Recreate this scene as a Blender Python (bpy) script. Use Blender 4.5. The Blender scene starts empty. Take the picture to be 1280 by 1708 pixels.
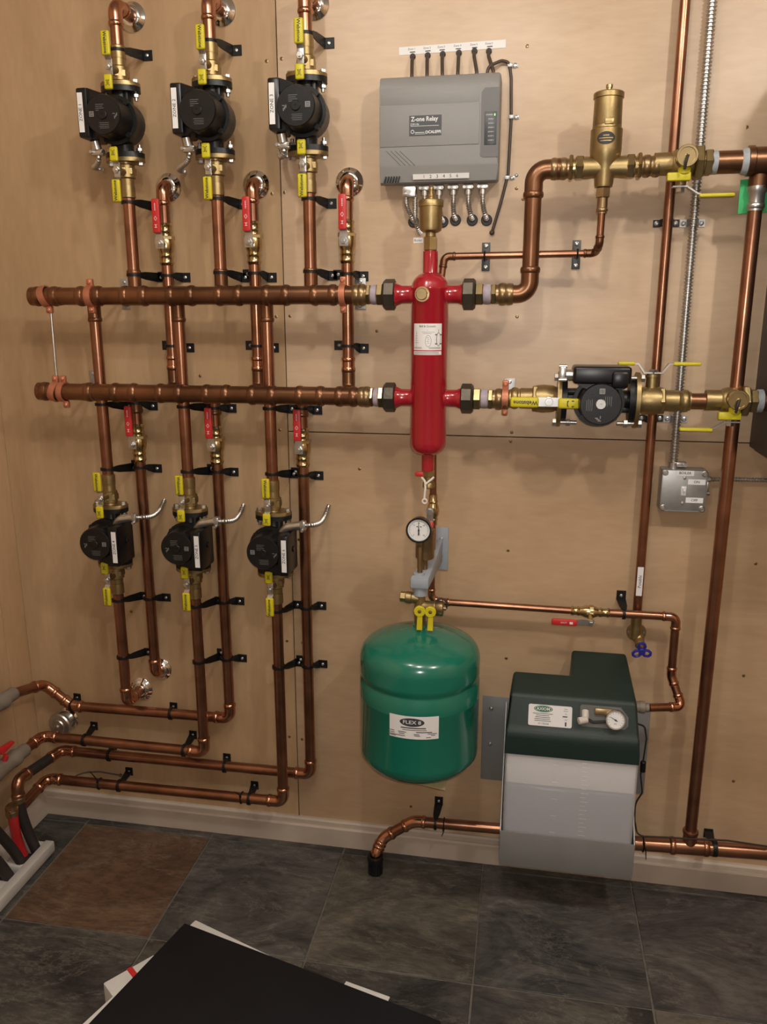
import bpy, bmesh, math, random
from mathutils import Vector as V, Matrix as M
random.seed(7)
SC = bpy.context.scene
COL = SC.collection
PI = math.pi

# ------------------------------------------------------------------ camera
CAM_YAW, CAM_PITCH, CAM_ROLL, FOCAL = -0.176626, 0.24171, -0.000626, 1341.84
CAM_POS = V((0, -2.0, 1.503))
cy_, sy_ = math.cos(CAM_YAW), math.sin(CAM_YAW)
FW = V((sy_*math.cos(CAM_PITCH), cy_*math.cos(CAM_PITCH), -math.sin(CAM_PITCH)))
RT = V((cy_, -sy_, 0)); UP = RT.cross(FW)
c_, s_ = math.cos(CAM_ROLL), math.sin(CAM_ROLL)
RT, UP = c_*RT + s_*UP, -s_*RT + c_*UP
cam_data = bpy.data.cameras.new('camera')
cam = bpy.data.objects.new('camera', cam_data); COL.objects.link(cam)
cam_data.sensor_fit = 'VERTICAL'; cam_data.sensor_height = 36; cam_data.lens = FOCAL/1708*36
cam_data.clip_start = .05
mw = M((RT, UP, -FW)).transposed().to_4x4(); mw.translation = CAM_POS
cam.matrix_world = mw
SC.camera = cam

# ------------------------------------------------------------------ world, lamps, exposure
SC.view_settings.view_transform = 'Standard'; SC.view_settings.look = 'None'
SC.view_settings.gamma = 1; SC.view_settings.use_curve_mapping = False
SC.view_settings.exposure = 1.10
wd = bpy.data.worlds.new('world'); SC.world = wd; wd.use_nodes = True
wd.node_tree.nodes['Background'].inputs[0].default_value = (.5, .45, .4, 1)
wd.node_tree.nodes['Background'].inputs[1].default_value = .12
def lamp(name, loc, power, radius, col):
    d = bpy.data.lights.new(name, 'POINT'); d.energy = power; d.shadow_soft_size = radius; d.color = col
    o = bpy.data.objects.new(name, d); o.location = loc; COL.objects.link(o); return o
LC = (1, .955, .885)
lamp('ceiling_bulb', (.78, -1.45, 2.46), 14.5, .04, LC)
lamp('ceiling_bulb', (-.12, -1.40, 2.48), 9.5, .04, LC)
lamp('ceiling_bulb', (-.58, -1.10, 2.50), 5, .04, LC)
lamp('room_lamp', (.15, -2.9, 2.05), 4, .06, (1, .955, .90))
lamp('phone_flash', CAM_POS + RT*.012 + UP*.022 - FW*.004, 13, .004, (1, .97, .94))

# ------------------------------------------------------------------ pixel -> point on a plane parallel to the back wall
def ray(px, py): return FW + RT*((px-640)/FOCAL) - UP*((py-854)/FOCAL)
def W(px, py, off=0.0):
    d = ray(px, py); return CAM_POS + d*((2.0-off)/d.y)
def F(px, py, z=0.0):
    d = ray(px, py); return CAM_POS + d*((z-CAM_POS.z)/d.z)
def WX(px, py, x):
    d = ray(px, py); return CAM_POS + d*((x-CAM_POS.x)/d.x)

# ------------------------------------------------------------------ materials
def mat(name, col, rough=.5, metal=0., var=.0, vscale=30., bump=0., bscale=200., spec=.5, coat=0.):
    m = bpy.data.materials.new(name); m.use_nodes = True
    nt = m.node_tree; b = nt.nodes['Principled BSDF']
    b.inputs['Base Color'].default_value = (*col, 1); b.inputs['Roughness'].default_value = rough
    b.inputs['Metallic'].default_value = metal; b.inputs['Specular IOR Level'].default_value = spec
    if coat: b.inputs['Coat Weight'].default_value = coat; b.inputs['Coat Roughness'].default_value = .08
    tc = nt.nodes.new('ShaderNodeTexCoord')
    n = nt.nodes.new('ShaderNodeTexNoise'); n.inputs['Scale'].default_value = vscale; n.inputs['Detail'].default_value = 3
    nt.links.new(tc.outputs['Object'], n.inputs['Vector'])
    r = nt.nodes.new('ShaderNodeValToRGB')
    lo = [max(0, c*(1-var)) for c in col]; hi = [min(1, c*(1+var)) for c in col]
    r.color_ramp.elements[0].color = (*lo, 1); r.color_ramp.elements[0].position = .3
    r.color_ramp.elements[1].color = (*hi, 1); r.color_ramp.elements[1].position = .7
    nt.links.new(n.outputs['Fac'], r.inputs['Fac']); nt.links.new(r.outputs['Color'], b.inputs['Base Color'])
    if bump:
        n2 = nt.nodes.new('ShaderNodeTexNoise'); n2.inputs['Scale'].default_value = bscale
        nt.links.new(tc.outputs['Object'], n2.inputs['Vector'])
        bp = nt.nodes.new('ShaderNodeBump'); bp.inputs['Strength'].default_value = bump; bp.inputs['Distance'].default_value = .001
        nt.links.new(n2.outputs['Fac'], bp.inputs['Height']); nt.links.new(bp.outputs['Normal'], b.inputs['Normal'])
    return m

COPPER = mat('copper', (.325, .155, .093), .28, .95, .28, 14)
COPPER_DARK = mat('oxidised_copper', (.195, .094, .049), .34, .88, .30, 12)
COPPER_NEW = mat('bright_copper', (.52, .26, .165), .22, 1., .2, 25)
COPPER_PAINT = mat('copper_plated_clamp', (.52, .20, .11), .5, .55, .12, 40)
BRASS = mat('cast_brass', (.34, .25, .115), .40, .9, .12, 40, .25, 500)
BRASS_SH = mat('bright_brass', (.52, .40, .21), .24, 1., .1, 40)
BRASS_DK = mat('dark_brass', (.30, .21, .11), .35, .9, .15, 40)
STEEL = mat('zinc_steel', (.55, .54, .52), .32, .95, .12, 40)
GALV = mat('galvanised_steel', (.42, .42, .41), .45, .8, .12, 30)
CHROME = mat('chrome', (.80, .79, .78), .07, 1., .02, 10)
IRON = mat('black_iron', (.007, .007, .007), .40, 0., .2, 40, .15, 300, .4)
MOTOR = mat('black_motor', (.006, .006, .007), .36, 0., .2, 30, .2, 600, .4)
PLASTIC_BK = mat('black_plastic', (.005, .005, .006), .32, 0., .2, 20, 0, 1, .4)
FACE = mat('pump_face', (.016, .018, .020), .36, 0., .1, 50, 0, 1, .4)
CLIP = mat('black_clip', (.006, .006, .006), .45, 0., .2, 40, 0, 1, .35)
RED = mat('red_enamel', (.33, .007, .018), .20, 0., .06, 8, coat=1.)
RED_PL = mat('red_grip', (.52, .022, .024), .42, 0., .05, 20)
YEL = mat('yellow_grip', (.56, .48, .010), .42, 0., .05, 30)
NUT = mat('dark_union_nut', (.085, .072, .055), .42, .75, .15, 40, .3, 300)
TAPE_P = mat('lilac_thread_seal', (.36, .31, .36), .6, 0., .1, 100)
TAPE_B = mat('blue_grey_thread_seal', (.33, .35, .37), .6, 0., .1, 100)
WHITE = mat('white_label', (.74, .73, .72), .5, 0., .01, 10)
INK = mat('label_ink', (.025, .025, .028), .6)
INKW = mat('white_print', (.70, .70, .70), .6)
GREEN_T = mat('green_enamel', (.009, .150, .100), .20, 0., .05, 6, coat=.5)
GREEN_L = mat('dark_green_plastic', (.009, .024, .019), .45, 0., .08, 20, .5, 900)
LAB_G = mat('label_green', (.012, .13, .06), .4)
GREY_C = mat('grey_plastic_case', (.24, .235, .225), .5, 0., .02, 6, .25, 900)
GREY_D = mat('dark_grey_plastic', (.12, .118, .115), .45, 0., .03, 10)
GREY_P = mat('grey_sheet_steel', (.27, .27, .265), .42, .35, .06, 12)
GREY_E = mat('grey_enamel', (.30, .335, .38), .45, 0., .05, 20)
NAVY = mat('dark_label', (.045, .050, .055), .4)
LED = mat('green_indicator', (.15, .75, .10), .4)
LED.node_tree.nodes['Principled BSDF'].inputs['Emission Color'].default_value = (.2, 1, .15, 1)
LED.node_tree.nodes['Principled BSDF'].inputs['Emission Strength'].default_value = 1.2
CABLE = mat('brown_cable', (.060, .042, .030), .45, 0., .1, 60)
RUBBER = mat('dark_rubber', (.022, .017, .015), .6, 0., .15, 60)
BLUE = mat('blue_handwheel', (.020, .022, .25), .35)
TAPE_G = mat('green_masking_tape', (.045, .40, .13), .65, 0., .08, 30)
BASE_P = mat('worn_baseboard_paint', (.50, .42, .345), .55, 0., .12, 6)
WHITE_P = mat('white_painted_timber', (.60, .55, .50), .55, 0., .08, 6)
PVC = mat('grey_white_plastic', (.20, .165, .13), .5, 0., .08, 20)
RACK_W = mat('white_rack_plastic', (.56, .53, .49), .5, 0., .06, 10)
FOAM_B = mat('black_board', (.008, .008, .010), .62, 0., .15, 8, .3, 60, .25)
FOAM_W = mat('white_board', (.66, .66, .64), .6, 0., .04, 10)
BOILER = mat('dark_brown_casing', (.045, .034, .026), .5, 0., .1, 6)
PAPER = mat('yellowed_paper', (.52, .44, .22), .7, 0., .08, 30)
LIQUID = mat('pale_fluid', (.04, .06, .13), .2, 0., .05, 5)
GLASS_F = mat('gauge_dial', (.75, .75, .75), .3)
CEIL = mat('ceiling_paint', (.45, .41, .36), .8, 0., .03, 2)
STRAP_W = mat('white_strap', (.72, .66, .58), .5)

def translucent():
    m = bpy.data.materials.new('translucent_plastic'); m.use_nodes = True; nt = m.node_tree
    nt.nodes.remove(nt.nodes['Principled BSDF'])
    out = [n for n in nt.nodes if n.type == 'OUTPUT_MATERIAL'][0]
    d = nt.nodes.new('ShaderNodeBsdfDiffuse'); d.inputs[0].default_value = (.8, .8, .82, 1)
    n = nt.nodes.new('ShaderNodeTexNoise'); n.inputs['Scale'].default_value = 9
    tc = nt.nodes.new('ShaderNodeTexCoord'); nt.links.new(tc.outputs['Object'], n.inputs['Vector'])
    r = nt.nodes.new('ShaderNodeValToRGB'); r.color_ramp.elements[0].color = (.86, .86, .88, 1); r.color_ramp.elements[1].color = (.92, .92, .94, 1)
    nt.links.new(n.outputs['Fac'], r.inputs[0]); nt.links.new(r.outputs[0], d.inputs[0])
    t = nt.nodes.new('ShaderNodeBsdfTranslucent'); t.inputs[0].default_value = (.75, .75, .78, 1)
    tr = nt.nodes.new('ShaderNodeBsdfTransparent'); tr.inputs[0].default_value = (.98, .98, .98, 1)
    g = nt.nodes.new('ShaderNodeBsdfGlossy'); g.inputs['Roughness'].default_value = .3
    def mix(a, b, f):
        x = nt.nodes.new('ShaderNodeMixShader'); x.inputs[0].default_value = f
        nt.links.new(a, x.inputs[1]); nt.links.new(b, x.inputs[2]); return x.outputs[0]
    s = mix(mix(mix(d.outputs[0], t.outputs[0], .12), tr.outputs[0], .50), g.outputs[0], .05)
    nt.links.new(s, out.inputs[0]); return m
TRANSL = translucent()

def plywood(name, stretch, c0, c1, seed):
    m = bpy.data.materials.new(name); m.use_nodes = True; nt = m.node_tree; b = nt.nodes['Principled BSDF']
    tc = nt.nodes.new('ShaderNodeTexCoord'); mp = nt.nodes.new('ShaderNodeMapping')
    mp.inputs['Scale'].default_value = stretch; mp.inputs['Location'].default_value = (seed, seed*.7, seed*1.3)
    nt.links.new(tc.outputs['Object'], mp.inputs['Vector'])
    n = nt.nodes.new('ShaderNodeTexNoise'); n.inputs['Scale'].default_value = 1.6; n.inputs['Detail'].default_value = 5
    n.inputs['Roughness'].default_value = .55; n.inputs['Distortion'].default_value = .8
    nt.links.new(mp.outputs[0], n.inputs['Vector'])
    r = nt.nodes.new('ShaderNodeValToRGB')
    r.color_ramp.elements[0].position = .30; r.color_ramp.elements[0].color = (*c0, 1)
    r.color_ramp.elements[1].position = .70; r.color_ramp.elements[1].color = (*c1, 1)
    nt.links.new(n.outputs['Fac'], r.inputs[0])
    # broad cathedral figure of rotary-cut veneer
    w = nt.nodes.new('ShaderNodeTexNoise'); w.inputs['Scale'].default_value = .8; w.inputs['Detail'].default_value = 2
    w.inputs['Distortion'].default_value = 2.2
    nt.links.new(mp.outputs[0], w.inputs['Vector'])
    mth = nt.nodes.new('ShaderNodeMath'); mth.operation = 'MULTIPLY'; mth.inputs[1].default_value = 9
    nt.links.new(w.outputs['Fac'], mth.inputs[0])
    sn = nt.nodes.new('ShaderNodeMath'); sn.operation = 'SINE'; nt.links.new(mth.outputs[0], sn.inputs[0])
    mr = nt.nodes.new('ShaderNodeMapRange'); mr.inputs[1].default_value = .55; mr.inputs[2].default_value = 1
    mr.inputs[3].default_value = 0; mr.inputs[4].default_value = .42
    nt.links.new(sn.outputs[0], mr.inputs[0])
    mx = nt.nodes.new('ShaderNodeMixRGB'); mx.blend_type = 'MULTIPLY'; mx.inputs[2].default_value = (.78, .64, .50, 1)
    nt.links.new(mr.outputs[0], mx.inputs[0]); nt.links.new(r.outputs[0], mx.inputs[1])
    # fine fibres
    mp2 = nt.nodes.new('ShaderNodeMapping'); mp2.inputs['Scale'].default_value = [s*14 for s in stretch]
    nt.links.new(tc.outputs['Object'], mp2.inputs['Vector'])
    n3 = nt.nodes.new('ShaderNodeTexNoise'); n3.inputs['Scale'].default_value = 2.5; n3.inputs['Detail'].default_value = 2
    nt.links.new(mp2.outputs[0], n3.inputs['Vector'])
    r3 = nt.nodes.new('ShaderNodeValToRGB'); r3.color_ramp.elements[0].color = (.84, .81, .78, 1); r3.color_ramp.elements[1].color = (1, 1, 1, 1)
    nt.links.new(n3.outputs['Fac'], r3.inputs[0])
    mx2 = nt.nodes.new('ShaderNodeMixRGB'); mx2.blend_type = 'MULTIPLY'; mx2.inputs[0].default_value = 1
    nt.links.new(mx.outputs[0], mx2.inputs[1]); nt.links.new(r3.outputs[0], mx2.inputs[2])
    nt.links.new(mx2.outputs[0], b.inputs['Base Color'])
    b.inputs['Roughness'].default_value = .36; b.inputs['Specular IOR Level'].default_value = .4
    return m
PLY_L = plywood('plywood_vertical_grain', (2.2, 2.2, .55), (.39, .252, .135), (.555, .384, .223), 3.1)
PLY_R = plywood('plywood_level_grain', (.6, 2.2, 2.4), (.485, .34, .215), (.67, .50, .345), 8.4)
PLY_B = plywood('plywood_lower_grain', (.6, 2.2, 2.0), (.43, .287, .168), (.60, .428, .27), 14.2)
PLY_S = plywood('plywood_side_grain', (2.2, 2.2, .55), (.46, .295, .155), (.60, .405, .235), 21.)

def slate(name, a, bcol, ccol, seed, scale=3.2):
    m = bpy.data.materials.new(name); m.use_nodes = True; nt = m.node_tree; b = nt.nodes['Principled BSDF']
    tc = nt.nodes.new('ShaderNodeTexCoord'); mp = nt.nodes.new('ShaderNodeMapping'); mp.inputs['Location'].default_value = (seed, seed*2, 0)
    mp.inputs['Rotation'].default_value = (0, 0, seed); mp.inputs['Scale'].default_value = (1, 1.7, 1)
    nt.links.new(tc.outputs['Object'], mp.inputs['Vector'])
    n = nt.nodes.new('ShaderNodeTexNoise'); n.inputs['Scale'].default_value = scale; n.inputs['Detail'].default_value = 9
    n.inputs['Roughness'].default_value = .62; n.inputs['Distortion'].default_value = .9
    nt.links.new(mp.outputs[0], n.inputs['Vector'])
    r = nt.nodes.new('ShaderNodeValToRGB'); e = r.color_ramp.elements
    e[0].position = .37; e[0].color = (*a, 1); e[1].position = .64; e[1].color = (*ccol, 1)
    x = e.new(.5); x.color = (*bcol, 1)
    nt.links.new(n.outputs['Fac'], r.inputs[0])
    # pale cleft lines
    n2 = nt.nodes.new('ShaderNodeTexNoise'); n2.inputs['Scale'].default_value = 2.6; n2.inputs['Detail'].default_value = 9; n2.inputs['Roughness'].default_value = .68; n2.inputs['Distortion'].default_value = .5
    mp2 = nt.nodes.new('ShaderNodeMapping'); mp2.inputs['Rotation'].default_value = (0, 0, seed*1.7); mp2.inputs['Scale'].default_value = (1, 2.6, 1); mp2.inputs['Location'].default_value = (seed*3, 0, 0)
    nt.links.new(tc.outputs['Object'], mp2.inputs['Vector']); nt.links.new(mp2.outputs[0], n2.inputs['Vector'])
    sb = nt.nodes.new('ShaderNodeMath'); sb.operation = 'SUBTRACT'; sb.inputs[1].default_value = .5; nt.links.new(n2.outputs['Fac'], sb.inputs[0])
    ab = nt.nodes.new('ShaderNodeMath'); ab.operation = 'ABSOLUTE'; nt.links.new(sb.outputs[0], ab.inputs[0])
    mr = nt.nodes.new('ShaderNodeMapRange'); mr.inputs[1].default_value = 0; mr.inputs[2].default_value = .012; mr.inputs[3].default_value = .42; mr.inputs[4].default_value = 0
    nt.links.new(ab.outputs[0], mr.inputs[0])
    mx = nt.nodes.new('ShaderNodeMixRGB'); mx.inputs[2].default_value = (.22, .20, .17, 1)
    nt.links.new(mr.outputs[0], mx.inputs[0]); nt.links.new(r.outputs[0], mx.inputs[1])
    n4 = nt.nodes.new('ShaderNodeTexNoise'); n4.inputs['Scale'].default_value = 26; n4.inputs['Detail'].default_value = 6; n4.inputs['Roughness'].default_value = .7
    nt.links.new(mp2.outputs[0], n4.inputs['Vector'])
    r4 = nt.nodes.new('ShaderNodeValToRGB'); r4.color_ramp.elements[0].position = .36; r4.color_ramp.elements[0].color = (.62, .62, .62, 1); r4.color_ramp.elements[1].position = .62; r4.color_ramp.elements[1].color = (1.12, 1.10, 1.06, 1)
    nt.links.new(n4.outputs['Fac'], r4.inputs[0])
    mm = nt.nodes.new('ShaderNodeMixRGB'); mm.blend_type = 'MULTIPLY'; mm.inputs[0].default_value = 1
    nt.links.new(mx.outputs[0], mm.inputs[1]); nt.links.new(r4.outputs[0], mm.inputs[2]); nt.links.new(mm.outputs[0], b.inputs['Base Color'])
    bp = nt.nodes.new('ShaderNodeBump'); bp.inputs['Strength'].default_value = .9; bp.inputs['Distance'].default_value = .016
    nt.links.new(n.outputs['Fac'], bp.inputs['Height']); nt.links.new(bp.outputs[0], b.inputs['Normal'])
    b.inputs['Roughness'].default_value = .46
    return m
SL_RED = slate('slate_rust', (.085, .050, .034), (.125, .070, .043), (.165, .105, .065), 1.3, 2.2)
SL_GREY = slate('slate_charcoal', (0.037, 0.037, 0.036), (0.076, 0.074, 0.071), (0.125, 0.120, 0.113), 2.9)
SL_OLIVE = slate('slate_olive', (0.048, 0.046, 0.040), (0.096, 0.089, 0.075), (0.137, 0.122, 0.097), 4.4)
SL_DARK = slate('slate_dark', (0.026, 0.026, 0.025), (0.058, 0.055, 0.052), (0.105, 0.096, 0.083), 5.7)
SL_PLUM = slate('slate_plum', (.033, .031, .032), (.068, .062, .063), (.110, .103, .099), 6.6)
GROUT = mat('grout', (.13, .118, .10), .85, 0., .2, 60)

# ------------------------------------------------------------------ mesh builder
TXT = {}
def text_mesh(s, bold, align):
    k = (s, bold, align)
    if k not in TXT:
        cu = bpy.data.curves.new('t', 'FONT'); cu.body = s; cu.align_x = align; cu.align_y = 'CENTER'; cu.resolution_u = 2; cu.offset = bold
        ob = bpy.data.objects.new('t', cu); COL.objects.link(ob); bpy.context.view_layer.update()
        me = ob.evaluated_get(bpy.context.evaluated_depsgraph_get()).to_mesh()
        TXT[k] = ([tuple(v.co) for v in me.vertices], [tuple(p.vertices) for p in me.polygons])
        bpy.data.objects.remove(ob); bpy.data.curves.remove(cu)
    return TXT[k]
def perp(d):
    d = d.normalized(); a = V((0, 0, 1)) if abs(d.z) < .9 else V((1, 0, 0))
    u = d.cross(a).normalized(); return u, d.cross(u).normalized()
def fillet(pts, rad, n=6):
    pts = [V(p) for p in pts]; out = [pts[0]]
    for i in range(1, len(pts)-1):
        a, b, c = pts[i-1], pts[i], pts[i+1]
        d1 = (a-b).normalized(); d2 = (c-b).normalized(); ang = d1.angle(d2)
        if ang > PI-.02: out.append(b); continue
        t = min(rad/math.tan(ang/2), (a-b).length*.49, (c-b).length*.49); r = t*math.tan(ang/2)
        cen = b + (d1+d2).normalized()*(r/math.sin(ang/2))
        p0, p1 = b+d1*t-cen, b+d2*t-cen; tot = p0.angle(p1); ax = p0.cross(p1).normalized()
        for k in range(n+1): out.append(cen + M.Rotation(tot*k/n, 3, ax) @ p0)
    out.append(pts[-1]); return out
def bez(p0, p1, p2, p3, n=18):
    p0, p1, p2, p3 = V(p0), V(p1), V(p2), V(p3)
    return [p0*(1-t)**3+p1*3*t*(1-t)**2+p2*3*t*t*(1-t)+p3*t**3 for t in [i/n for i in range(n+1)]]
class MB:
    def __init__(s): s.bm = bmesh.new(); s.mi = 0; s.flat = False
    def _f(s, vs):
        try:
            f = s.bm.faces.new(vs); f.material_index = s.mi; f.smooth = True; return f
        except ValueError: return None
    def rings(s, rings, closed=False, caps=True):
        n = len(rings[0]); R = [[s.bm.verts.new(p) for p in r] for r in rings]
        for i in range(len(R)-(0 if closed else 1)):
            a, b = R[i], R[(i+1) % len(R)]
            for k in range(n): s._f((a[k], a[(k+1) % n], b[(k+1) % n], b[k]))
        if caps and not closed: s._f(R[0][::-1]); s._f(R[-1])
        return s
    def tube(s, pts, r, seg=14, caps=True, closed=False):
        pts = [V(p) for p in pts]; n = len(pts); rs = r if isinstance(r, (list, tuple)) else [r]*n
        u = None; rings = []
        for i, p in enumerate(pts):
            if closed: d = pts[(i+1) % n]-pts[i-1]
            else: d = pts[min(i+1, n-1)]-pts[max(i-1, 0)]
            d = d.normalized()
            if u is None: u, v = perp(d)
            else: u = (u-d*u.dot(d)).normalized(); v = d.cross(u)
            rings.append([p+(u*math.cos(2*PI*k/seg)+v*math.sin(2*PI*k/seg))*rs[i] for k in range(seg)])
        return s.rings(rings, closed, caps)
    def lathe(s, o, d, prof, seg=20, ux=None):
        o = V(o); d = V(d).normalized(); u, v = perp(d)
        if ux is not None: u = V(ux); v = d.cross(u)
        rings = [[o+d*t+(u*math.cos(2*PI*k/seg)+v*math.sin(2*PI*k/seg))*max(r, 1e-5) for k in range(seg)] for t, r in prof]
        return s.rings(rings)
    def cyl(s, a, b, r, seg=16, ch=0., ux=None):
        a = V(a); b = V(b); L = (b-a).length
        if ch: return s.lathe(a, b-a, [(0, r-ch), (ch, r), (L-ch, r), (L, r-ch)], seg, ux)
        return s.lathe(a, b-a, [(0, r), (L, r)], seg, ux)
    def hexa(s, a, b, r, ux=None): return s.cyl(a, b, r, 6, r*.07, ux)
    def sph(s, c, r, seg=16, sc=(1, 1, 1)):
        c = V(c)
        rings = []
        for i in range(seg//2+1):
            t = PI*i/(seg//2)
            rings.append([c+V((math.cos(2*PI*k/seg)*math.sin(t)*r*sc[0]+1e-6*math.cos(2*PI*k/seg), math.sin(2*PI*k/seg)*math.sin(t)*r*sc[1]+1e-6*math.sin(2*PI*k/seg), math.cos(t)*r*sc[2])) for k in range(seg)])
        return s.rings(rings)
    def hull8(s, p, bev=0., bs=2):
        """p: 4 bottom points (ccw) then 4 top points"""
        vs = [s.bm.verts.new(q) for q in p]; fs = []
        for f in ((3, 2, 1, 0), (4, 5, 6, 7), (0, 1, 5, 4), (1, 2, 6, 5), (2, 3, 7, 6), (3, 0, 4, 7)):
            fs.append(s._f([vs[i] for i in f]))
        if bev:
            es = list({e for f in fs if f for e in f.edges})
            r = bmesh.ops.bevel(s.bm, geom=es, offset=bev, segments=bs, affect='EDGES', profile=.5)
            for f in r['faces']: f.material_index = s.mi; f.smooth = True
        return s
    def box(s, c, size, bev=0., rot=None, bs=2):
        c = V(c); x, y, z = [k/2 for k in size]
        P = [V(q) for q in ((-x, -y, -z), (x, -y, -z), (x, y, -z), (-x, y, -z), (-x, -y, z), (x, -y, z), (x, y, z), (-x, y, z))]
        if rot is not None: P = [rot @ q for q in P]
        return s.hull8([c+q for q in P], bev, bs)
    def prism(s, poly, o, u, v, h, bev=0., bs=2):
        """polygon (a,b) in plane o+u*a+v*b, pushed by vector h"""
        o = V(o); u = V(u); v = V(v); h = V(h)
        a = [s.bm.verts.new(o+u*x+v*y) for x, y in poly]; b = [s.bm.verts.new(o+u*x+v*y+h) for x, y in poly]
        n = len(poly); fs = [s._f(a[::-1]), s._f(b)]
        for k in range(n): fs.append(s._f((a[k], a[(k+1) % n], b[(k+1) % n], b[k])))
        if bev:
            es = list({e for f in (fs[1],) if f for e in f.edges})
            r = bmesh.ops.bevel(s.bm, geom=es, offset=bev, segments=bs, affect='EDGES', profile=.5)
            for f in r['faces']: f.material_index = s.mi; f.smooth = True
        return s
    def torus(s, c, d, R, r, seg=24, rs=8):
        u, v = perp(V(d)); c = V(c)
        return s.tube([c+(u*math.cos(2*PI*k/seg)+v*math.sin(2*PI*k/seg))*R for k in range(seg)], r, rs, closed=True)
    def patch(s, f, a0, a1, b0, b1, n=1):
        for i in range(n):
            x0 = a0+(a1-a0)*i/n; x1 = a0+(a1-a0)*(i+1)/n
            s._f([s.bm.verts.new(f(x, y)) for x, y in ((x0, b0), (x1, b0), (x1, b1), (x0, b1))])
        return s
    def oval(s, f, ca, cb, ra, rb, n=24):
        k = n//2
        xs_ = [math.cos(PI*i/k) for i in range(k, -1, -1)]
        for x0, x1 in zip(xs_, xs_[1:]):
            h0, h1 = math.sqrt(max(0, 1-x0*x0))*rb, math.sqrt(max(0, 1-x1*x1))*rb
            q = [(x0, -h0), (x1, -h1), (x1, h1), (x0, h0)]
            if h0 < 1e-9: q = [(x0, 0), (x1, -h1), (x1, h1)]
            elif h1 < 1e-9: q = [(x0, -h0), (x1, 0), (x0, h0)]
            s._f([s.bm.verts.new(f(ca+ra*x, cb+y)) for x, y in q])
        return s
    def text(s, t, size, f, a=0, b=0, bold=0., align='CENTER', sx=1.):
        vs, fs = text_mesh(t, bold, align); R = [s.bm.verts.new(f(a+x*size*sx, b+y*size)) for x, y, z in vs]
        for q in fs:
            g = s._f([R[i] for i in q])
            if g: g.smooth = False
        return s
def pl(o, u, v):
    o = V(o); u = V(u); v = V(v); n = u.cross(v).normalized()
    def at(lift): return lambda a, b: o+u*a+v*b+n*lift
    return at
ORG = {}
COUNT = 0
def build(mb, name, mats, parent=None, sharp=38, norm=True):
    me = bpy.data.meshes.new(name)
    if norm: bmesh.ops.recalc_face_normals(mb.bm, faces=mb.bm.faces[:])
    mb.bm.to_mesh(me); mb.bm.free()
    for m in (mats if isinstance(mats, (list, tuple)) else [mats]): me.materials.append(m)
    me.set_sharp_from_angle(angle=math.radians(sharp))
    o = bpy.data.objects.new(name, me); COL.objects.link(o)
    if parent is not None:
        g = ORG[parent]; me.transform(M.Translation(-g)); o.parent = parent; ORG[o] = g
    else:
        vs = [v.co for v in me.vertices]
        c = V((sum(v.x for v in vs)/len(vs), sum(v.y for v in vs)/len(vs), min(v.z for v in vs)))
        me.transform(M.Translation(-c)); o.location = c; ORG[o] = c
    return o
def tag(o, label, cat, group=None, kind=None):
    o['label'] = label; o['category'] = cat
    if group: o['group'] = group
    if kind: o['kind'] = kind
    return o
def thing(name, label, cat, loc, group=None):
    o = bpy.data.objects.new(name, None); COL.objects.link(o); o.empty_display_size = .02
    o.location = V(loc); ORG[o] = V(loc); return tag(o, label, cat, group)
def struct(o): o['kind'] = 'structure'; return o
def dup(root, loc, label, rot=None, group=None):
    r = root.copy(); COL.objects.link(r); r.location = V(loc); r['label'] = label
    if rot is not None: r.rotation_euler = rot
    if group: r['group'] = group
    for ch in list(root.children):
        c = ch.copy(); COL.objects.link(c); c.parent = r; ORG[c] = V(loc)
        for g in list(ch.children):
            d = g.copy(); COL.objects.link(d); d.parent = c
    ORG[r] = V(loc)
    return r
def part(parent, name, mats, fn, sharp=38):
    m = MB(); fn(m); return build(m, name, mats, parent, sharp)

# ================================================================== ROOM
XL = -1.428; ZC = 2.62; XR = 1.75; YF = -3.7
SEAM_X = W(480, 700, 0).x; SEAM_Z = W(700, 725, 0).z
m = MB()
g = .0014
m.mi = 0; m.box(((XL+SEAM_X)/2, .011, ZC/2), (SEAM_X-XL-2*g, .022, ZC))
m.mi = 1; m.box(((XR+SEAM_X)/2, .011, (ZC+SEAM_Z)/2), (XR-SEAM_X-2*g, .022, ZC-SEAM_Z-2*g))
m.mi = 2; m.box(((XR+SEAM_X)/2, .011, SEAM_Z/2), (XR-SEAM_X-2*g, .022, SEAM_Z-2*g))
m.mi = 3; m.box(((XR+XL)/2, .031, ZC/2), (XR-XL, .018, ZC))
struct(build(m, 'wall_back', [PLY_L, PLY_R, PLY_B, RUBBER]))
yg = WX(10, 1080, XL).y
m = MB(); m.box((XL-.011, (yg+.04)/2+.0, ZC/2), (.022, .04-yg-2*g, ZC)); m.box((XL-.011, (YF+yg)/2, ZC/2), (.022, yg-YF-2*g, ZC))
m.mi = 1; m.box((XL-.031, YF/2, ZC/2), (.018, -YF, ZC))
struct(build(m, 'wall_left', [PLY_S, RUBBER]))
m = MB(); m.box((XR+.02, YF/2, ZC/2), (.04, -YF+.08, ZC)); struct(build(m, 'wall_right', PLY_S))
m = MB(); m.box(((XL+XR)/2, YF-.02, ZC/2), (XR-XL+.08, .04, ZC)); struct(build(m, 'wall_front', CEIL))
m = MB(); m.box(((XL+XR)/2, YF/2, ZC+.02), (XR-XL+.08, -YF+.08, .04)); struct(build(m, 'ceiling', CEIL))
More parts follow.
